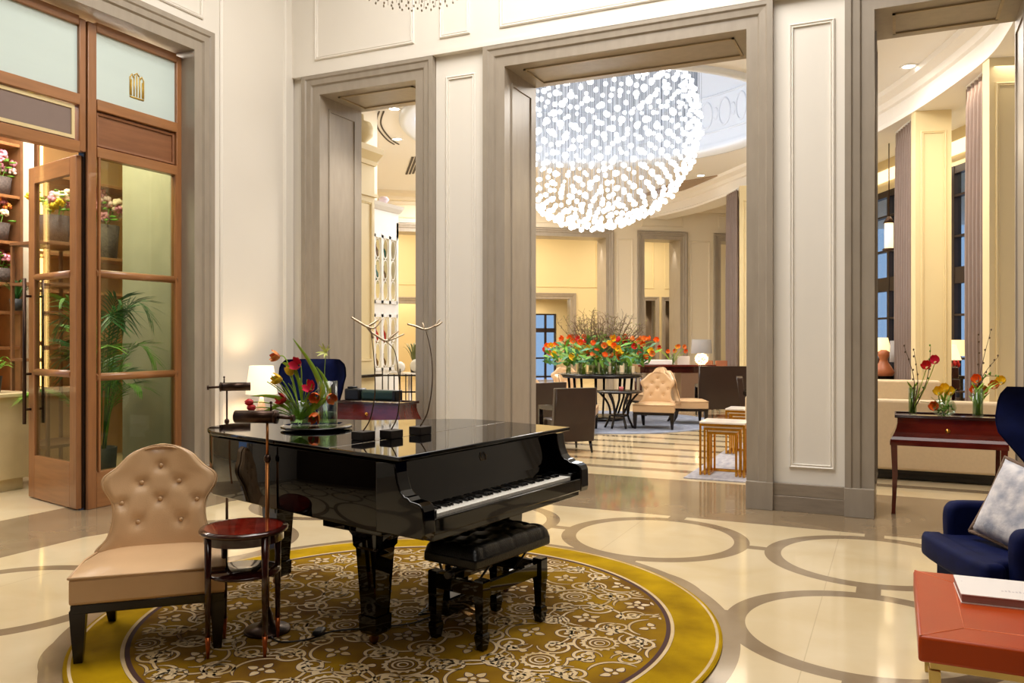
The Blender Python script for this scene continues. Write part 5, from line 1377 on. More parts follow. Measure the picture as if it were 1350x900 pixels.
# facade across the street, seen through the windows
g = G(); g.bx(-6, 16, -14.3, -14, -1, 9); fx = mat('facade_stone', (120, 126, 150), 0.8)
g.bx(-6, 16, -14, -13.8, 2.6, 2.9)
for k in range(10):
    for z in (0.2, 3.4, 6.2): g.bx(-5 + 2.1 * k, -3.9 + 2.1 * k, -13.98, -13.9, z, z + 1.9, mi=1 + (k + int(z)) % 2)
S('wall_street_facade', g, [fx, mat('facade_glass_dark', (60, 84, 140), 0.2), mat('facade_window_lit', (250, 210, 130), 0.4, emit=(255, 206, 120), estr=0.9)], loc=(WA.x, WA.y, 0), rz=wang, label='building across the street behind the tall windows', cat='wall')
def curtain(label, a, b, z1, group):
    A = Vector(cw(*a)); B = Vector(cw(*b)); d = B - A; L = d.length; nr = Vector((-d.y, d.x)).normalized()
    t = T('curtain', label, 'curtain', (A.x, A.y, 0), group=group)
    nf = max(4, round(L / 0.13)); n = nf * 10; zs = [0.02, 0.6, 1.5, 3.0, 4.2, z1 - 0.25, z1 - 0.12, z1]
    g = G(); rows = []
    for z in zs:
        k = 1.0 if z < z1 - 0.2 else (0.55 if z < z1 - 0.05 else 0.75); wsc = 1.0 + 0.06 * (1 - z / z1)
        r = []
        for i in range(n + 1):
            s = i / n; o = 0.055 * k * math.sin(2 * PI * nf * s) + 0.012 * math.sin(2 * PI * nf * s * 2 + z)
            q = d * (s * wsc) + nr * o; r.append((q.x, q.y, z))
        rows.append(r)
    g.sheet(rows, thick=0.006); g.build('fabric', curtain_m, t)
    g = G(); e = d * 1.02; g.tube([(nr.x * 0.0, nr.y * 0.0, z1 + 0.035), (e.x, e.y, z1 + 0.035)], 0.014, 8); g.build('rail', white_paint, t)
    return t
CG = 'floor-length mauve curtains'
curtain('tall mauve curtain nearest the left jamb of the right opening', (6.27, 13.45), (6.12, 12.58), 4.86, CG)
curtain('wide tall mauve curtain in the middle of the right opening', (6.07, 11.0), (5.90, 10.18), 4.86, CG)
curtain('tall mauve curtain seen through the central opening beside its right jamb', (5.0, 19.2), (5.05, 18.45), 4.86, CG)
# hanging lantern
p = P(1172, 310, 15.0); t = T('hanging_lantern', 'lit glass lantern on thin rods in front of the left tall window', 'lantern', (p.x, p.y, p.z))
g = G(); g.lathe([(0, -0.24), (0.075, -0.24), (0.075, 0.22), (0, 0.22)], n=20); g.build('glass_tube', lamp_lit, t)
g = G(); g.lathe([(0, -0.29), (0.12, -0.27), (0.1, -0.24), (0, -0.24)], n=20); g.lathe([(0, 0.22), (0.1, 0.22), (0.03, 0.34), (0, 0.34)], n=20)
g.tube([(0.0, 0, 0.3), (0.0, 0, CH - p.z)], 0.01, 6); g.build('frame', dark_bronze, t)

# tall cabinets on the left of the lounge
cb = T('tall_cabinet', 'tall cream cabinet with cornice and knob finial at the left jamb of the left opening', 'cabinet', (-7.2, 9.0, 0), PI / 2)
g = G(); g.bx(0, 1.5, 0, 0.6, 0.0, 4.15); panel(g, 0.85, 1.42, 1.2, 3.6, 0); g.bx(-0.02, 1.54, -0.04, 0.6, 3.68, 3.73); g.build('body', yellow_cream, cb)
g = G(); g.moulding([(0, 4.15), (1.5, 4.15)], [(0, -0.6), (0, 0.03), (0.06, 0.05), (0.16, 0.16), (0.24, 0.18), (0.24, -0.6)]); g.bx(1.5, 1.6, 0, 0.6, 4.2, 4.39); g.build('cornice', yellow_cream, cb)
g = G(); g.lathe([(0, 0), (0.10, 0), (0.06, 0.06), (0.05, 0.10), (0.17, 0.22), (0.19, 0.32), (0.14, 0.42), (0.04, 0.46), (0.03, 0.55), (0, 0.56)], (1.38, 0.15, 4.385), n=24); g.build('finial', yellow_cream, cb)
g = G(); g.bx(-0.03, 1.56, -0.10, 0.0, 0.96, 1.0, bev=0.004); g.build('ledge', dk_wood, cb)
wc2 = T('display_cabinet', 'tall white glazed display cabinet with oval fretwork doors and coloured bottles', 'cabinet', (-7.49, 10.62, 0), PI / 2)
g = G()
g.bx(0, 1.0, 0.0, 0.5, 0.0, 0.95); g.bx(0, 1.0, 0.46, 0.5, 0.95, 3.45); g.bx(0, 0.06, 0, 0.46, 0.95, 3.45); g.bx(0.94, 1.0, 0, 0.46, 0.95, 3.45); g.bx(0, 1.0, 0, 0.5, 3.2, 3.6)
g.bx(0.06, 0.94, 0, 0.04, 1.93, 2.10); g.bx(0.06, 0.94, 0, 0.04, 0.95, 1.02)
g.build('body', white_paint, wc2)
g = G(); g.moulding([(0, 3.6), (1.0, 3.6)], [(0, -0.5), (0, 0.03), (0.05, 0.09), (0.1, 0.12), (0.1, -0.5)]); g.bx(1.0, 1.08, 0, 0.5, 3.62, 3.7); g.build('cornice', white_paint, wc2)
for z0, z1 in ((1.02, 1.93), (2.10, 3.20)):
    for k in range(4):
        x0 = 0.06 + 0.22 * k; x1 = x0 + 0.22; g = G()
        g.bx(x0, x0 + 0.03, -0.02, 0.02, z0, z1); g.bx(x1 - 0.03, x1, -0.02, 0.02, z0, z1); g.bx(x0, x1, -0.02, 0.02, z0, z0 + 0.05); g.bx(x0, x1, -0.02, 0.02, z1 - 0.05, z1)
        xm = (x0 + x1) / 2; n = 3 if z1 - z0 > 1 else 2; hh = (z1 - z0 - 0.1) / n
        for q in range(n):
            zc = z0 + 0.05 + hh * (q + 0.5)
            g.tube([(xm + 0.07 * math.cos(b), 0, zc + hh * 0.47 * math.sin(b)) for b in [2 * PI * i / 16 for i in range(17)]], 0.010, 6, caps=False)
        g.build('fret_door', white_paint, wc2)
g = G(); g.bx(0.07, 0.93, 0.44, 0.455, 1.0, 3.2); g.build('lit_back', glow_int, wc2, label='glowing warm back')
for z in (1.46, 2.45, 2.82):
    g = G(); g.bx(0.065, 0.935, 0.05, 0.43, z, z + 0.015); g.build('shelf', pane, wc2)
def bottle(label, x, z, m, loc0=(-7.49, 10.62)):
    g = G(); g.lathe([(0, 0), (0.045, 0), (0.05, 0.02), (0.05, 0.14), (0.02, 0.2), (0.018, 0.26), (0.022, 0.27), (0, 0.27)], n=16)
    tag(g.build('bottle', m, loc=(loc0[0] - 0.2, loc0[1] + x, z)), label, 'bottle', 'bottles in the white display cabinet')
b_red = mat('red_glass', (176, 24, 28), 0.15); b_grn = mat('teal_glass', (30, 96, 88), 0.15); b_amb = mat('amber_glass', (110, 78, 40), 0.15)
for x, z, m, lab in ((0.62, 1.476, b_red, 'red bottle behind the lower middle door of the white cabinet'), (0.84, 1.476, b_red, 'red bottle behind the lower right door of the white cabinet'), (0.62, 2.465, b_grn, 'teal bottle behind the upper middle door of the white cabinet'), (0.84, 2.465, b_amb, 'amber bottle behind the upper right door, middle shelf'), (0.62, 2.836, b_amb, 'amber bottle on the top shelf of the white cabinet, middle door'), (0.84, 2.836, b_grn, 'teal bottle on the top shelf of the white cabinet, right door'), (0.62, 1.021, b_amb, 'amber bottle at the foot of the white cabinet, middle door'), (0.84, 1.021, b_amb, 'amber bottle at the foot of the white cabinet, right door')):
    bottle(lab, x, z, m)
g = G(); g.lathe([(0, 0), (0.05, 0), (0.025, 0.04), (0.07, 0.07), (0.09, 0.11), (0.06, 0.15), (0, 0.165)], n=20)
tag(g.build('ornament', mat('pale_lilac', (232, 214, 226), 0.5), loc=(-7.6, 11.35, 3.7)), 'small pale lilac ornament standing on top of the white cabinet', 'ornament')
# iron railing, small white table with bowls and plant
p = P(528, 500, 12.0)
rl = T('iron_railing', 'low black iron railing behind the green case, seen through the left opening', 'railing', (p.x, p.y, 0), TH)
for k in range(8):
    g = G(); g.bx(-0.27 + k * 0.085, -0.255 + k * 0.085, -0.01, 0.01, 0, 1.02 if k % 3 else 1.10, bev=0.002); g.build('baluster', black_wood, rl)
for z in (0.3, 0.75, 0.99):
    g = G(); g.bx(-0.28, 0.36, -0.012, 0.012, z, z + 0.022, bev=0.003); g.build('rail', black_wood, rl)
p = P(540, 490, 13.0); t = pedestal('small round white table behind the iron railing', (p.x, p.y, 0), 1.0, 0.32, white_marble)
g = G(); g.ball((0, 0, 0.09), 0.09, 2); tag(g.build('glass_globe', mat('milky_glass', (240, 236, 224), 0.1), loc=(p.x - 0.12, p.y - 0.1, 1.0)), 'left milky glass globe on the small white table', 'vase', 'glass globes on the white table')
g = G(); g.ball((0, 0, 0.11), 0.11, 2); tag(g.build('glass_globe', mat('milky_glass', (240, 236, 224), 0.1), loc=(p.x + 0.12, p.y + 0.02, 1.0)), 'right larger milky glass globe on the small white table', 'vase', 'glass globes on the white table')
t = T('potted_plant', 'small olive leafed plant behind the milky globes', 'plant', (p.x - 0.02, p.y + 0.16, 1.0))
g = G(); g.lathe([(0, 0), (0.05, 0), (0.065, 0.12), (0, 0.115)], n=16); g.build('pot', pot_dark, t)
g = G(); leafy(g, (0, 0, 0.1), 22, 0.42, 0, w=0.014, spread=0.7, droop=0.9); g.build('foliage', mat('olive_leaf', (120, 124, 70), 0.5), t)

# lounge rugs
g = G(); g.lathe([(0, 0.001), (2.08, 0.001), (2.08, 0.012), (0, 0.012)], n=80, smooth=False)
tag(g.build('round_rug', rug_blue_m, loc=(-4.95, 14.6, 0)), 'blue grey round rug under the lounge tables', 'rug')
g = G(); g.bx(-2.12, -1.42, 9.03, 12.4, 0.001, 0.012)
tag(g.build('area_rug', runner_m), 'pale grey patterned rug under the gold nesting tables', 'rug')
RL = 0.0125
# lounge chairs
for (u, Z, rz, lab) in ((864, 14.1, R(8), 'slipper chair facing the camera right of the small dark lounge table'), (908, 14.9, R(112), 'slipper chair seen from its plain tan back, facing right in the lounge'), (764, 13.7, R(105), 'slipper chair left of the small dark lounge table, its back behind the dark armchair'), (700, 13.4, R(190), 'tan-backed slipper chair at the left jamb of the central opening'), (853, 16.6, R(-40), 'slipper chair behind the big flower table, right side'), (746, 16.9, R(25), 'slipper chair whose pale back shows behind the dark leather armchair')):
    x, y = cw((u - 675) / FOC * Z, Z)
    on = math.hypot(x + 4.95, y - 14.6) < 1.7
    dup(chair0, (x, y, RL if on else 0.0), rz, lab, SG)
def club_chair(label, loc, rz, group, m=None, back_h=0.88, w=0.60):
    m = m or brown_leather
    t = T('leather_armchair', label, 'armchair', loc, rz, group)
    g = G(); g.prism([(-w / 2, 0.20, 0.16), (-w / 2, 0.30, 0.16), (-w / 2, 0.40, back_h), (-w / 2, 0.30, back_h)], (w, 0, 0), bev=0.018); g.build('backrest', m, t)
    g = G(); g.box((0, -0.04, 0.38), (w - 0.14, 0.50, 0.12), bev=0.03, seg=3); g.build('seat_cushion', m, t)
    g = G(); g.box((0, -0.03, 0.24), (w, 0.50, 0.14), bev=0.01); g.build('seat_base', m, t)
    for sx in (-1, 1):
        g = G(); g.prism([(sx * w / 2, -0.26, 0.56), (sx * w / 2, -0.26, 0.62), (sx * w / 2, 0.30, 0.66), (sx * w / 2, 0.30, 0.58)], (-sx * 0.06, 0, 0), bev=0.008)
        g.prism([(sx * w / 2, -0.26, 0.30), (sx * w / 2, -0.21, 0.30), (sx * w / 2, -0.21, 0.57), (sx * w / 2, -0.26, 0.57)], (-sx * 0.06, 0, 0), bev=0.006); g.build('arm', dk_wood, t)
        for y in (-0.24, 0.24):
            g = G(); g.tube([(sx * (w / 2 - 0.04), y, 0.17), (sx * (w / 2 - 0.03), y + (0.05 if y > 0 else 0), 0)], [0.026, 0.014], 8); g.build('leg', dk_wood, t)
    return t
KG = 'dark leather lounge armchairs'
x, y = cw((744 - 675) / FOC * 11.5, 11.3); ca = club_chair('dark brown leather armchair seen from behind, nearest in the central opening', (x, y, 0), R(-136), KG)
x, y = cw((706 - 675) / FOC * 12.6, 12.6); dup(ca, (x, y, 0), R(-120), 'dark leather armchair half hidden behind the nearest one', KG)
x, y = cw((950 - 675) / FOC * 16.3, 16.3); big = club_chair('wide dark leather sofa chair seen from behind in front of the lounge desk', (x, y, 0), R(200), KG, back_h=1.0, w=0.95)
x, y = cw((1003 - 675) / FOC * 14.0, 14.0); dup(ca, (x, y, 0), R(100), 'dark armchair beside the right jamb of the central opening', KG)
for u, lab in ((930, 'tan leather chair back left of its twin behind the lounge desk'), (956, 'tan leather chair back right of its twin behind the lounge desk')):
    x, y = cw((u - 675) / FOC * 18.75, 18.75); club_chair(lab, (x, y, 0), R(15), 'tan chairs behind the desk', m=terracotta, back_h=1.02, w=0.38)
# small dark lounge table with splayed legs
x, y = cw((816 - 675) / FOC * 14.1, 14.1); t = T('cocktail_table', 'small round dark lounge table on curved legs in front of the flower table', 'table', (x, y, RL))
g = G(); g.lathe([(0, 0.60), (0.38, 0.60), (0.40, 0.61), (0.40, 0.63), (0, 0.63)], n=40); g.build('tabletop', dk_wood, t)
g = G(); g.lathe([(0, 0.20), (0.16, 0.20), (0.17, 0.23), (0, 0.23)], n=24); g.build('hub', dk_wood, t)
for k in range(6):
    a = k * PI / 3 + 0.3; g = G(); g.tube(smooth_path([(0.33 * math.cos(a), 0.33 * math.sin(a), 0.60), (0.19 * math.cos(a), 0.19 * math.sin(a), 0.42), (0.15 * math.cos(a), 0.15 * math.sin(a), 0.22), (0.24 * math.cos(a), 0.24 * math.sin(a), 0.0)], 4), 0.019, 8); g.build('leg', dk_wood, t)
g = G(); g.lathe([(0, 0), (0.035, 0), (0.04, 0.07), (0.034, 0.07), (0, 0.06)], n=16); tag(g.build('candle_glass', mat('pink_glass', (214, 120, 120), 0.2), loc=(x + 0.04, y, 0.643)), 'small pink candle glass on the small dark lounge table', 'candle')
# big flower table
FX, FY = cw(1.66, 15.55); FH = 0.86
t = T('round_table', 'large round dark table carrying the massed flower display under the chandelier', 'table', (FX, FY, RL))
g = G(); g.lathe([(0, FH - 0.06), (0.78, FH - 0.06), (0.80, FH - 0.05), (0.80, FH), (0, FH)], n=60); g.build('tabletop', dk_wood, t)
g = G(); g.lathe([(0, 0.0), (0.45, 0.0), (0.45, 0.05), (0.40, 0.07), (0, 0.07)], n=40); g.build('plinth', dk_wood, t)
for k in range(8):
    a = k * PI / 4 + 0.2; g = G(); q = 0.60
    g.tube([(q * math.cos(a), q * math.sin(a), FH - 0.06), (q * 0.95 * math.cos(a), q * 0.95 * math.sin(a), 0.4), (0.42 * math.cos(a), 0.42 * math.sin(a), 0.05)], [0.028, 0.022, 0.02], 8); g.build('leg', dk_wood, t)
FT = FH + RL
proto = None
gv = []
for k in range(16):
    a = k * 2.399963; q = 0.68 * math.sqrt((k + 0.5) / 16); gv.append((FX + q * math.cos(a) * 1.0, FY + q * math.sin(a)))
VG = 'glass vases massed on the big round table'
for k, (vx, vy) in enumerate(gv):
    if proto is None:
        proto = T('glass_vase', 'clear glass vase of the massed flower display on the big round table', 'vase', (vx, vy, FT), group=VG)
        g = G(); g.lathe([(0, 0), (0.05, 0), (0.055, 0.30), (0.05, 0.30), (0.045, 0.01), (0, 0.01)], n=16); g.build('vessel', glass, proto)
        g = G(); 
        for i in range(9):
            a = i * 0.7; g.tube([(0.03 * math.cos(a), 0.03 * math.sin(a), 0.02), (0.025 * math.cos(a + 1), 0.025 * math.sin(a + 1), 0.31)], 0.005, 5)
        g.build('cut_stems', stem, proto)
    else: dup(proto, (vx, vy, FT))
cols = [(P_ORANGE, 'orange'), (P_YEL, 'yellow'), (P_APR, 'apricot'), (P_RED, 'red'), (P_YEL, 'yellow'), (P_ORANGE, 'orange'), (P_APR, 'apricot')]
protos = {}
for k in range(105):
    m, cn_ = cols[k % 7]
    vx, vy = gv[k % 16]; a = math.atan2(vy - FY, vx - FX) + rnd.uniform(-0.5, 0.5); q = 0.35 + 0.68 * rnd.random()
    tip = Vector((FX + q * math.cos(a) * 1.12, FY + q * math.sin(a), FT + 0.30 + rnd.uniform(0.0, 0.40) * (1.25 - q * 0.5)))
    base = Vector((vx, vy, FT + 0.26))
    t = T('cut_flower', '%s bloom in the massed display on the big round table' % cn_, 'flower', base, group='%s blooms of the big display' % cn_)
    g = G(); g.tube(bez((0, 0, 0), ((tip - base).x * 0.3, (tip - base).y * 0.3, (tip - base).z), tip - base, 5), 0.006, 5); g.build('stem', stem, t)
    g = G(); d = Vector((rnd.uniform(-1, 1) + ST, rnd.uniform(-1, 1) - CT, rnd.uniform(0, 0.8))); petals(g, tip - base, d, 0.078, 0.062, 6, 0.55); g.build('bloom', m, t)
g = G()
for k in range(430):
    a = rnd.uniform(0, 2 * PI); q = 0.95 * math.sqrt(rnd.random()); c = Vector((FX + q * math.cos(a) * 1.08, FY + q * math.sin(a), FT + 0.14 + rnd.uniform(0, 0.50) * (1.2 - q * 0.6)))
    L = rnd.uniform(0.14, 0.28); b = Vector((rnd.uniform(-1, 1), rnd.uniform(-1, 1), rnd.uniform(0.1, 1))).normalized(); sd = b.orthogonal().normalized() * 0.034
    g.sheet([(c - sd * 0.3, c + sd * 0.3), (c + b * L * 0.5 - sd, c + b * L * 0.5 + sd), (c + b * L - Vector((0, 0, 0.03)), c + b * L + sd * 0.1 - Vector((0, 0, 0.03)))], mi=k % 2)
tag(g.build('foliage_mass', [leaf, mat('leaf_bluegreen', (70, 130, 84), 0.5, var=0.2)]), 'dense green leaves filling the big flower display', 'foliage')['kind'] = 'stuff'
g = G()
for k in range(110):
    a = rnd.uniform(0, 2 * PI); q = rnd.random() ** 0.6; top = Vector((FX + 0.85 * q * math.cos(a), FY + 0.7 * q * math.sin(a), FT + rnd.uniform(0.8, 1.28) * (1.0 - 0.22 * q)))
    b = Vector((FX + 0.12 * math.cos(a), FY + 0.12 * math.sin(a), FT + 0.25)); m_ = (b + top) / 2 + Vector((0.1 * math.cos(a), 0.1 * math.sin(a), 0.05))
    pp = [Vector(v) for v in bez(b, m_, top, 6)]; g.tube(pp, 0.0042, 4, caps=False)
    for i in range(2, 7):
        for _ in range(3):
            d = Vector((rnd.uniform(-1, 1), rnd.uniform(-1, 1), rnd.uniform(0, 1))) * 0.10
            g.tube([pp[i], pp[i] + d], 0.003, 3, caps=False)
            if k % 3 == 0: g.ball(pp[i] + d, 0.010, 1, mi=1)
tag(g.build('branch_spray', [twig, mat('catkin', (150, 150, 84), 0.7)]), 'tall airy spray of bare twigs rising from the big flower display', 'branches')['kind'] = 'stuff'
# desk behind with lamp, papers and flowers
dx, dy = cw((888 - 675) / FOC * 17.9, 17.9)
t = T('lounge_desk', 'long high mahogany desk with the grey-shaded lamp in the lounge', 'desk', (dx, dy, 0), TH + 0.08)
g = G(); g.bx(-0.85, 0.85, -0.3, 0.3, 0.93, 0.97, bev=0.006); g.build('desktop', mahog, t)
g = G(); g.bx(-0.8, 0.8, -0.26, 0.26, 0.80, 0.93); g.build('apron', mahog_dark, t)
g = G(); g.bx(0.1, 0.78, -0.25, 0.25, 0.0, 0.80, bev=0.004); g.build('pedestal', mat('desk_taupe', (120, 92, 72), 0.5), t)
for x in (-0.78, 0.78):
    for y in (-0.24, 0.24):
        g = G(); g.tube([(x, y, 0.80), (x, y, 0)], [0.03, 0.02], 8); g.build('leg', mahog_dark, t)
def on_desk(a, b=0): 
    r_ = TH + 0.08; return (dx + a * math.cos(r_) - b * math.sin(r_), dy + a * math.sin(r_) + b * math.cos(r_), 0.9705)
table_lamp('grey drum-shaded table lamp with glowing ball base on the lounge desk', on_desk(0.62), 0.225, 0.205, 0.30, 0.24, shade_grey, lamp_lit, glowball=True)
g = G(); g.box((0, 0, 0.09), (0.26, 0.02, 0.18), rz=TH, bev=0.002); tag(g.build('menu_card', paper, loc=on_desk(0.22)), 'white card standing on the lounge desk left of the lamp', 'card')
g = G(); g.box((0, 0, 0.05), (0.7, 0.35, 0.10), rz=TH, bev=0.01); tag(g.build('white_box', paper, loc=on_desk(-0.42)), 'long white box lying on the left of the lounge desk', 'box')
t = T('glass_vase', 'small glass vase of yellow and red flowers on the lounge desk', 'vase', on_desk(-0.05, -0.1)); g = G(); g.lathe([(0, 0), (0.045, 0), (0.05, 0.22), (0.044, 0.22), (0.04, 0.01), (0, 0.01)], n=16); g.build('vessel', glass, t)
b0_ = Vector(on_desk(-0.05, -0.1))
for k in range(9):
    m, cn_ = cols[(k * 2) % 7]; tip = b0_ + Vector((rnd.uniform(-0.3, 0.3), rnd.uniform(-0.1, 0.1), rnd.uniform(0.25, 0.5)))
    t = T('cut_flower', '%s bloom in the small vase on the lounge desk' % cn_, 'flower', b0_, group='%s blooms on the desk' % cn_)
    g = G(); g.tube([(0, 0, 0.02), (tip - b0_) * 0.5 + Vector((0, 0, 0.05)), tip - b0_], 0.005, 5); g.build('stem', stem, t)
    g = G(); petals(g, tip - b0_, (rnd.uniform(-.5, .5) + ST, -CT, 0.3), 0.07, 0.05, 6, 0.5); g.build('bloom', m, t)
# gold nesting tables
def nest(label, loc, w, d, h, group, top=True):
    t = T('nesting_table', label, 'table', loc, 0, group); e = 0.011
    g = G(); g.bx(0, w, 0, d, h - 0.022, h, bev=0.003); g.build('tabletop', white_marble, t)
    g = G()
    for x in (0, w - 2 * e):
        for y in (0, d - 2 * e): g.bx(x, x + 2 * e, y, y + 2 * e, 0, h - 0.023, bev=0.002)
        g.bx(x, x + 2 * e, 2 * e, d - 2 * e, 0.0, 2 * e); g.bx(x, x + 2 * e, 2 * e, d - 2 * e, h - 0.05, h - 0.023)
    g.bx(2 * e, w - 2 * e, d - 2 * e, d, 0.0, 2 * e); g.bx(2 * e, w - 2 * e, 0, 2 * e, h - 0.05, h - 0.023); g.bx(2 * e, w - 2 * e, d - 2 * e, d, h - 0.05, h - 0.023)
    g.build('frame', gold, t)
NG = 'gold nesting tables'
for bx0, by0, zb, w0 in ((-2.0, 9.27, RL, 'nearer'), (-2.05, 11.1, RL, 'farther')):
    nest('outer white-topped gold table of the %s nest beside the sofa' % w0, (bx0, by0, zb), 0.50, 0.42, 0.60, NG)
    nest('middle gold table of the %s nest beside the sofa' % w0, (bx0 + 0.045, by0 + 0.015, zb), 0.41, 0.38, 0.555, NG)
    nest('innermost gold table of the %s nest beside the sofa' % w0, (bx0 + 0.09, by0 + 0.03, zb), 0.32, 0.34, 0.51, NG)
# sofas
def sofa(label, x0, x1, y0, z, group):
    t = T('sofa', label, 'sofa', ((x0 + x1) / 2, y0, RL), 0, group); w = x1 - x0
    g = G(); g.bx(-w / 2, w / 2, 0, 0.20, 0.10, z, bev=0.03); g.build('backrest', cream_sofa, t)
    g = G(); g.bx(-w / 2 + 0.14, w / 2 - 0.14, 0.205, 0.90, 0.10, 0.32, bev=0.01); g.build('seat_base', cream_sofa, t)
    for k in range(3):
        ww = (w - 0.30) / 3; g = G(); g.bx(-w / 2 + 0.15 + ww * k, -w / 2 + 0.145 + ww * (k + 1), 0.21, 0.92, 0.322, 0.46, bev=0.04); g.build('seat_cushion', cream_sofa, t)
    for sx in (-1, 1):
        g = G(); g.bx(sx * w / 2, sx * (w / 2 - 0.135), 0.205, 0.92, 0.10, 0.62, bev=0.03); g.build('arm', cream_sofa, t)
    g = G(); g.bx(-w / 2 + 0.06, w / 2 - 0.06, 0.05, 0.86, 0.0, 0.098); g.build('plinth', black_wood, t)
    return t
sofa('long cream sofa with its back to the camera behind the mahogany console', -1.60, 1.25, 9.88, 0.86, 'cream sofas')
g = G(); g.bx(-1.9, 1.0, 12.4, 14.4, 0.001, 0.012)
tag(g.build('area_rug', runner_m), 'grey rug below the farther cream sofa', 'rug')
sofa('cream sofa farther back, its top edge just above the nearer one', -1.1, 0.55, 12.6, 0.95, 'cream sofas')
# things behind the sofas in the right opening
hb = 0.80
def at(u, Z): return cw((u - 675) / FOC * Z, Z)
x, y = at(1196, 13.4); 
g = G(); g.bx(-0.75, 0.75, -0.2, 0.2, 0.90, 0.93); g.bx(-0.72, 0.72, -0.17, 0.17, 0.82, 0.9)
for a in (-0.7, 0.7):
    for b in (-0.15, 0.15): g.bx(a - 0.02, a + 0.02, b - 0.02, b + 0.02, 0, 0.82)
sx_, sy_ = at(1205, 13.6); o = g.build('sofa_table', dk_wood, loc=(sx_, sy_, 0), rz=TH); tag(o, 'dark narrow table behind the farther sofa carrying the lamps', 'table')
x, y = at(1196, 13.5); table_lamp('grey drum-shaded lamp with glowing ball base in the right opening', (x, y, 0.931), 0.265, 0.255, 0.35, 0.22, shade_grey, lamp_lit, glowball=True)
x, y = at(1249, 13.7); table_lamp('white cone-shaded table lamp just left of the wide curtain', (x, y, 0.931), 0.21, 0.13, 0.25, 0.25, shade_white, mahog_dark)
pedestal('round side table against the aisle windows, right one', at(1258, 14.6) + (0,), 0.85, 0.22, mahog_dark)
x, y = at(1260, 14.6); table_lamp('yellow-lit lamp partly hidden behind the white cone shade', (x, y, 0.85), 0.19, 0.16, 0.28, 0.38, shade_yel, mahog_dark)
pedestal('round side table against the aisle windows, left one', at(1160, 14.6) + (0,), 0.85, 0.22, mahog_dark)
x, y = at(1160, 14.6); table_lamp('yellow-lit lamp beside the stone jamb of the right opening', (x, y, 0.85), 0.19, 0.13, 0.25, 0.45, shade_yel, mahog_dark)
x, y = at(1165, 13.45)
g = G(); g.lathe([(0, 0), (0.14, 0), (0.17, 0.06), (0.12, 0.14), (0.07, 0.22), (0.06, 0.27), (0.09, 0.33), (0.085, 0.39), (0.04, 0.42), (0, 0.42)], n=24)
tag(g.build('ceramic_jug', terracotta, loc=(x, y, 0.931)), 'reddish brown rounded jug beside the jamb below the yellow lamp', 'jug')
x, y = at(1257, 13.0)
pedestal('low pedestal table in front of the wide curtain', (x, y, 0), 0.72, 0.2, mahog_dark)
t = T('flower_pot', 'brown square pot of red flowers below the white cone-shaded lamp', 'plant', (x, y, 0.721)); g = G(); g.box((0, 0, 0.09), (0.17, 0.17, 0.18), bev=0.01); g.box((0, 0, 0.28), (0.14, 0.14, 0.17), bev=0.01); g.build('pot', mahog_dark, t)
g = G()
for k in range(9): g.ball((0.075 * math.cos(k * 0.7), 0.075 * math.sin(k * 0.7), 0.40 + 0.02 * (k % 3)), 0.035, 1, sc=(0.7, 0.7, 1.2))
g.build('blooms', P_RED, t)

# bottom of the hall's own crystal chandelier at the top edge
p = P(541, -2, 6.0)
t = T('crystal_chandelier', 'bottom beads of a crystal chandelier at the top edge above the left opening', 'chandelier', (p.x, p.y, p.z))
bd = None
for rr, zz_, n in ((0.03, 0.0, 4), (0.12, 0.006, 14), (0.2, 0.014, 22), (0.28, 0.026, 26), (0.36, 0.042, 30)):
    for k in range(n):
        a = 2 * PI * k / n
        if bd is None:
            g = G(); g.ball((0, 0, 0), 0.0075, 1, sc=(1, 1, 1.5)); bd = g.build('bead', mat('crystal_bead', (200, 190, 172), 0.08), t); o = bd
        else:
            o = bd.copy(); COL.objects.link(o)
        o.location = (rr * math.cos(a), rr * math.sin(a), zz_ + 0.012)
g = G(); g.lathe([(0.0, 0.30), (0.4, 0.30), (0.4, 0.34), (0.0, 0.34)], n=40); g.tube([(0, 0, 0.3), (0, 0, 6.9 - p.z)], 0.015, 8)
for rr, n in ((0.12, 10), (0.2, 16), (0.28, 20), (0.36, 24)):
    for k in range(n): a = 2 * PI * k / n; g.tube([(rr * math.cos(a), rr * math.sin(a), 0.07), (rr * math.cos(a), rr * math.sin(a), 0.3)], 0.002, 3)
g.build('frame', chrome, t)

# ------------------------------------------------------------------ lights
LK = 1.0
def area(name, loc, size, power, col, rot=(0, 0, 0), sy=None, spread=None):
    L = bpy.data.lights.new(name, 'AREA'); L.energy = power * LK; L.color = col; L.size = size
    if sy: L.shape = 'RECTANGLE'; L.size_y = sy
    if spread: L.spread = R(spread)
    o = bpy.data.objects.new(name, L); COL.objects.link(o); o.location = loc; o.rotation_euler = rot
    return o
def spot(name, loc, target, power, col, ang=60, blend=0.6, rad=0.05):
    L = bpy.data.lights.new(name, 'SPOT'); L.energy = power * LK; L.color = col; L.spot_size = R(ang); L.spot_blend = blend; L.shadow_soft_size = rad
    o = bpy.data.objects.new(name, L); COL.objects.link(o); o.location = loc
    o.rotation_euler = (Vector(target) - Vector(loc)).to_track_quat('-Z', 'Y').to_euler(); return o
def point(name, loc, power, col, rad=0.1):
    L = bpy.data.lights.new(name, 'POINT'); L.energy = power * LK; L.color = col; L.shadow_soft_size = rad
    o = bpy.data.objects.new(name, L); COL.objects.link(o); o.location = loc; return o
WARM = (1.0, 0.93, 0.84); NEUT = (1.0, 0.955, 0.90); COOL = (0.86, 0.92, 1.0); AMB = (1.0, 0.85, 0.64)
area('hall_ceiling_light', (-2.4, 4.9, 6.85), 3.6, 350, NEUT, sy=3.6)
area('hall_front_light', (0.5, 0.2, 6.85), 3.0, 90, NEUT, sy=3)
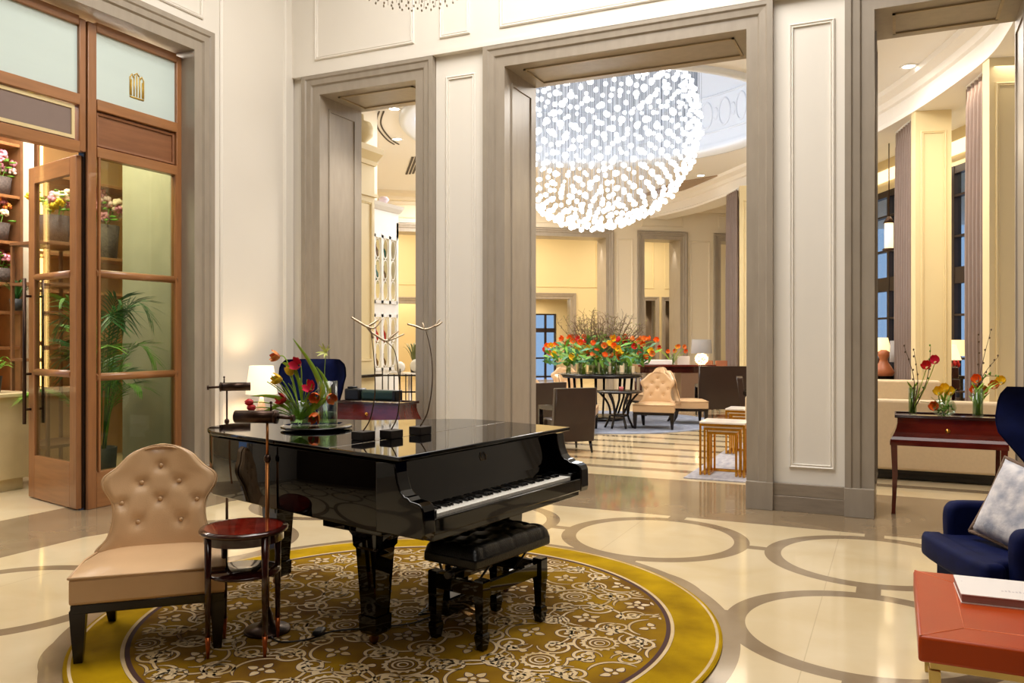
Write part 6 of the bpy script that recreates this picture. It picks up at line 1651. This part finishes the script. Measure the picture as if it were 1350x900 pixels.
area('lounge_ceiling_light_left', (-7.2, 13.5, 5.3), 3.0, 170, WARM, sy=2.0)
area('lounge_ceiling_light_right', (-1.2, 11.5, 5.3), 2.4, 190, WARM, sy=3.0)
area('lounge_fill_far', (-9.2, 17.6, 5.3), 2.8, 330, WARM, sy=3.0)  # added fill with no fitting behind it, lifts the far lounge
area('dome_light', (DC.x, DC.y, CH + 2.65), 2.6, 30, COOL)
point('chandelier_light', (DC.x, DC.y, 4.2), 270, (1.0, 0.98, 0.95), 0.8)
x, y = cw(7.2, 15.0); area('aisle_light', (x, y, 4.8), 1.9, 105, AMB, sy=7.0, rot=(0, 0, wang))
x, y = cw(7.0, 10.5); area('aisle_light_near', (x, y, 4.8), 1.6, 70, AMB, sy=2.5, rot=(0, 0, wang))
for i, s_ in enumerate((-3, 1.2, 5.5)):
    x, y = fl(s_, 2.6); area('annex_light', (x, y, 5.2), 2.0, 120, AMB, rot=(0, 0, FA))
x, y = fl(2.5, 6.6); area('annex_deep_light', (x, y, 2.9), 1.5, 60, AMB)
x, y = fl(-2.0, 6.6); area('annex_deep_light', (x, y, 4.0), 1.5, 90, AMB)  # added fill light, brightens the otherwise dark wall behind the left opening
for s_ in (6.16, 6.94): 
    x, y = fl(s_, NB_ + 0.45); x2, y2 = fl(s_ + 0.05, NB_ + 0.8); spot('niche_light', (x, y, 2.8), (x2, y2, 0.8), 45, WARM, 60)
for s_ in (2.6, 4.86): x, y = fl(s_, 0.35); spot('jamb_light', (x, y, 4.3), (x + 0.12, y + 0.05, 0), 30, WARM, 50)
for cxx in (-5.4, -2.45, 0.4): spot('soffit_downlight', (cxx, YB + 0.4, 4.33), (cxx, YB + 0.4, 0), 60, WARM, 110, 0.8)
area('shop_ceiling_light', (-8.2, 4.8, 4.5), 1.8, 200, WARM, sy=4.0)
area('shop_plant_light', (-7.1, 5.7, 4.5), 0.6, 60, WARM)
point('table_lamp_light', (-6.13, 6.84, 1.10), 14, (1, 0.8, 0.55), 0.08)
for u, v, Z in ((1196, 466, 13.5), (1249, 466, 13.7), (1160, 452, 14.6), (1260, 455, 14.6), (925, 470, 17.9)):
    q = P(u, v, Z); point('lamp_glow', q, 9, (1, 0.8, 0.5), 0.06)
w = bpy.data.worlds.new('dusk_sky'); SC.world = w; w.use_nodes = True
w.node_tree.nodes['Background'].inputs[0].default_value = (0.30, 0.46, 0.80, 1); w.node_tree.nodes['Background'].inputs[1].default_value = 1.1
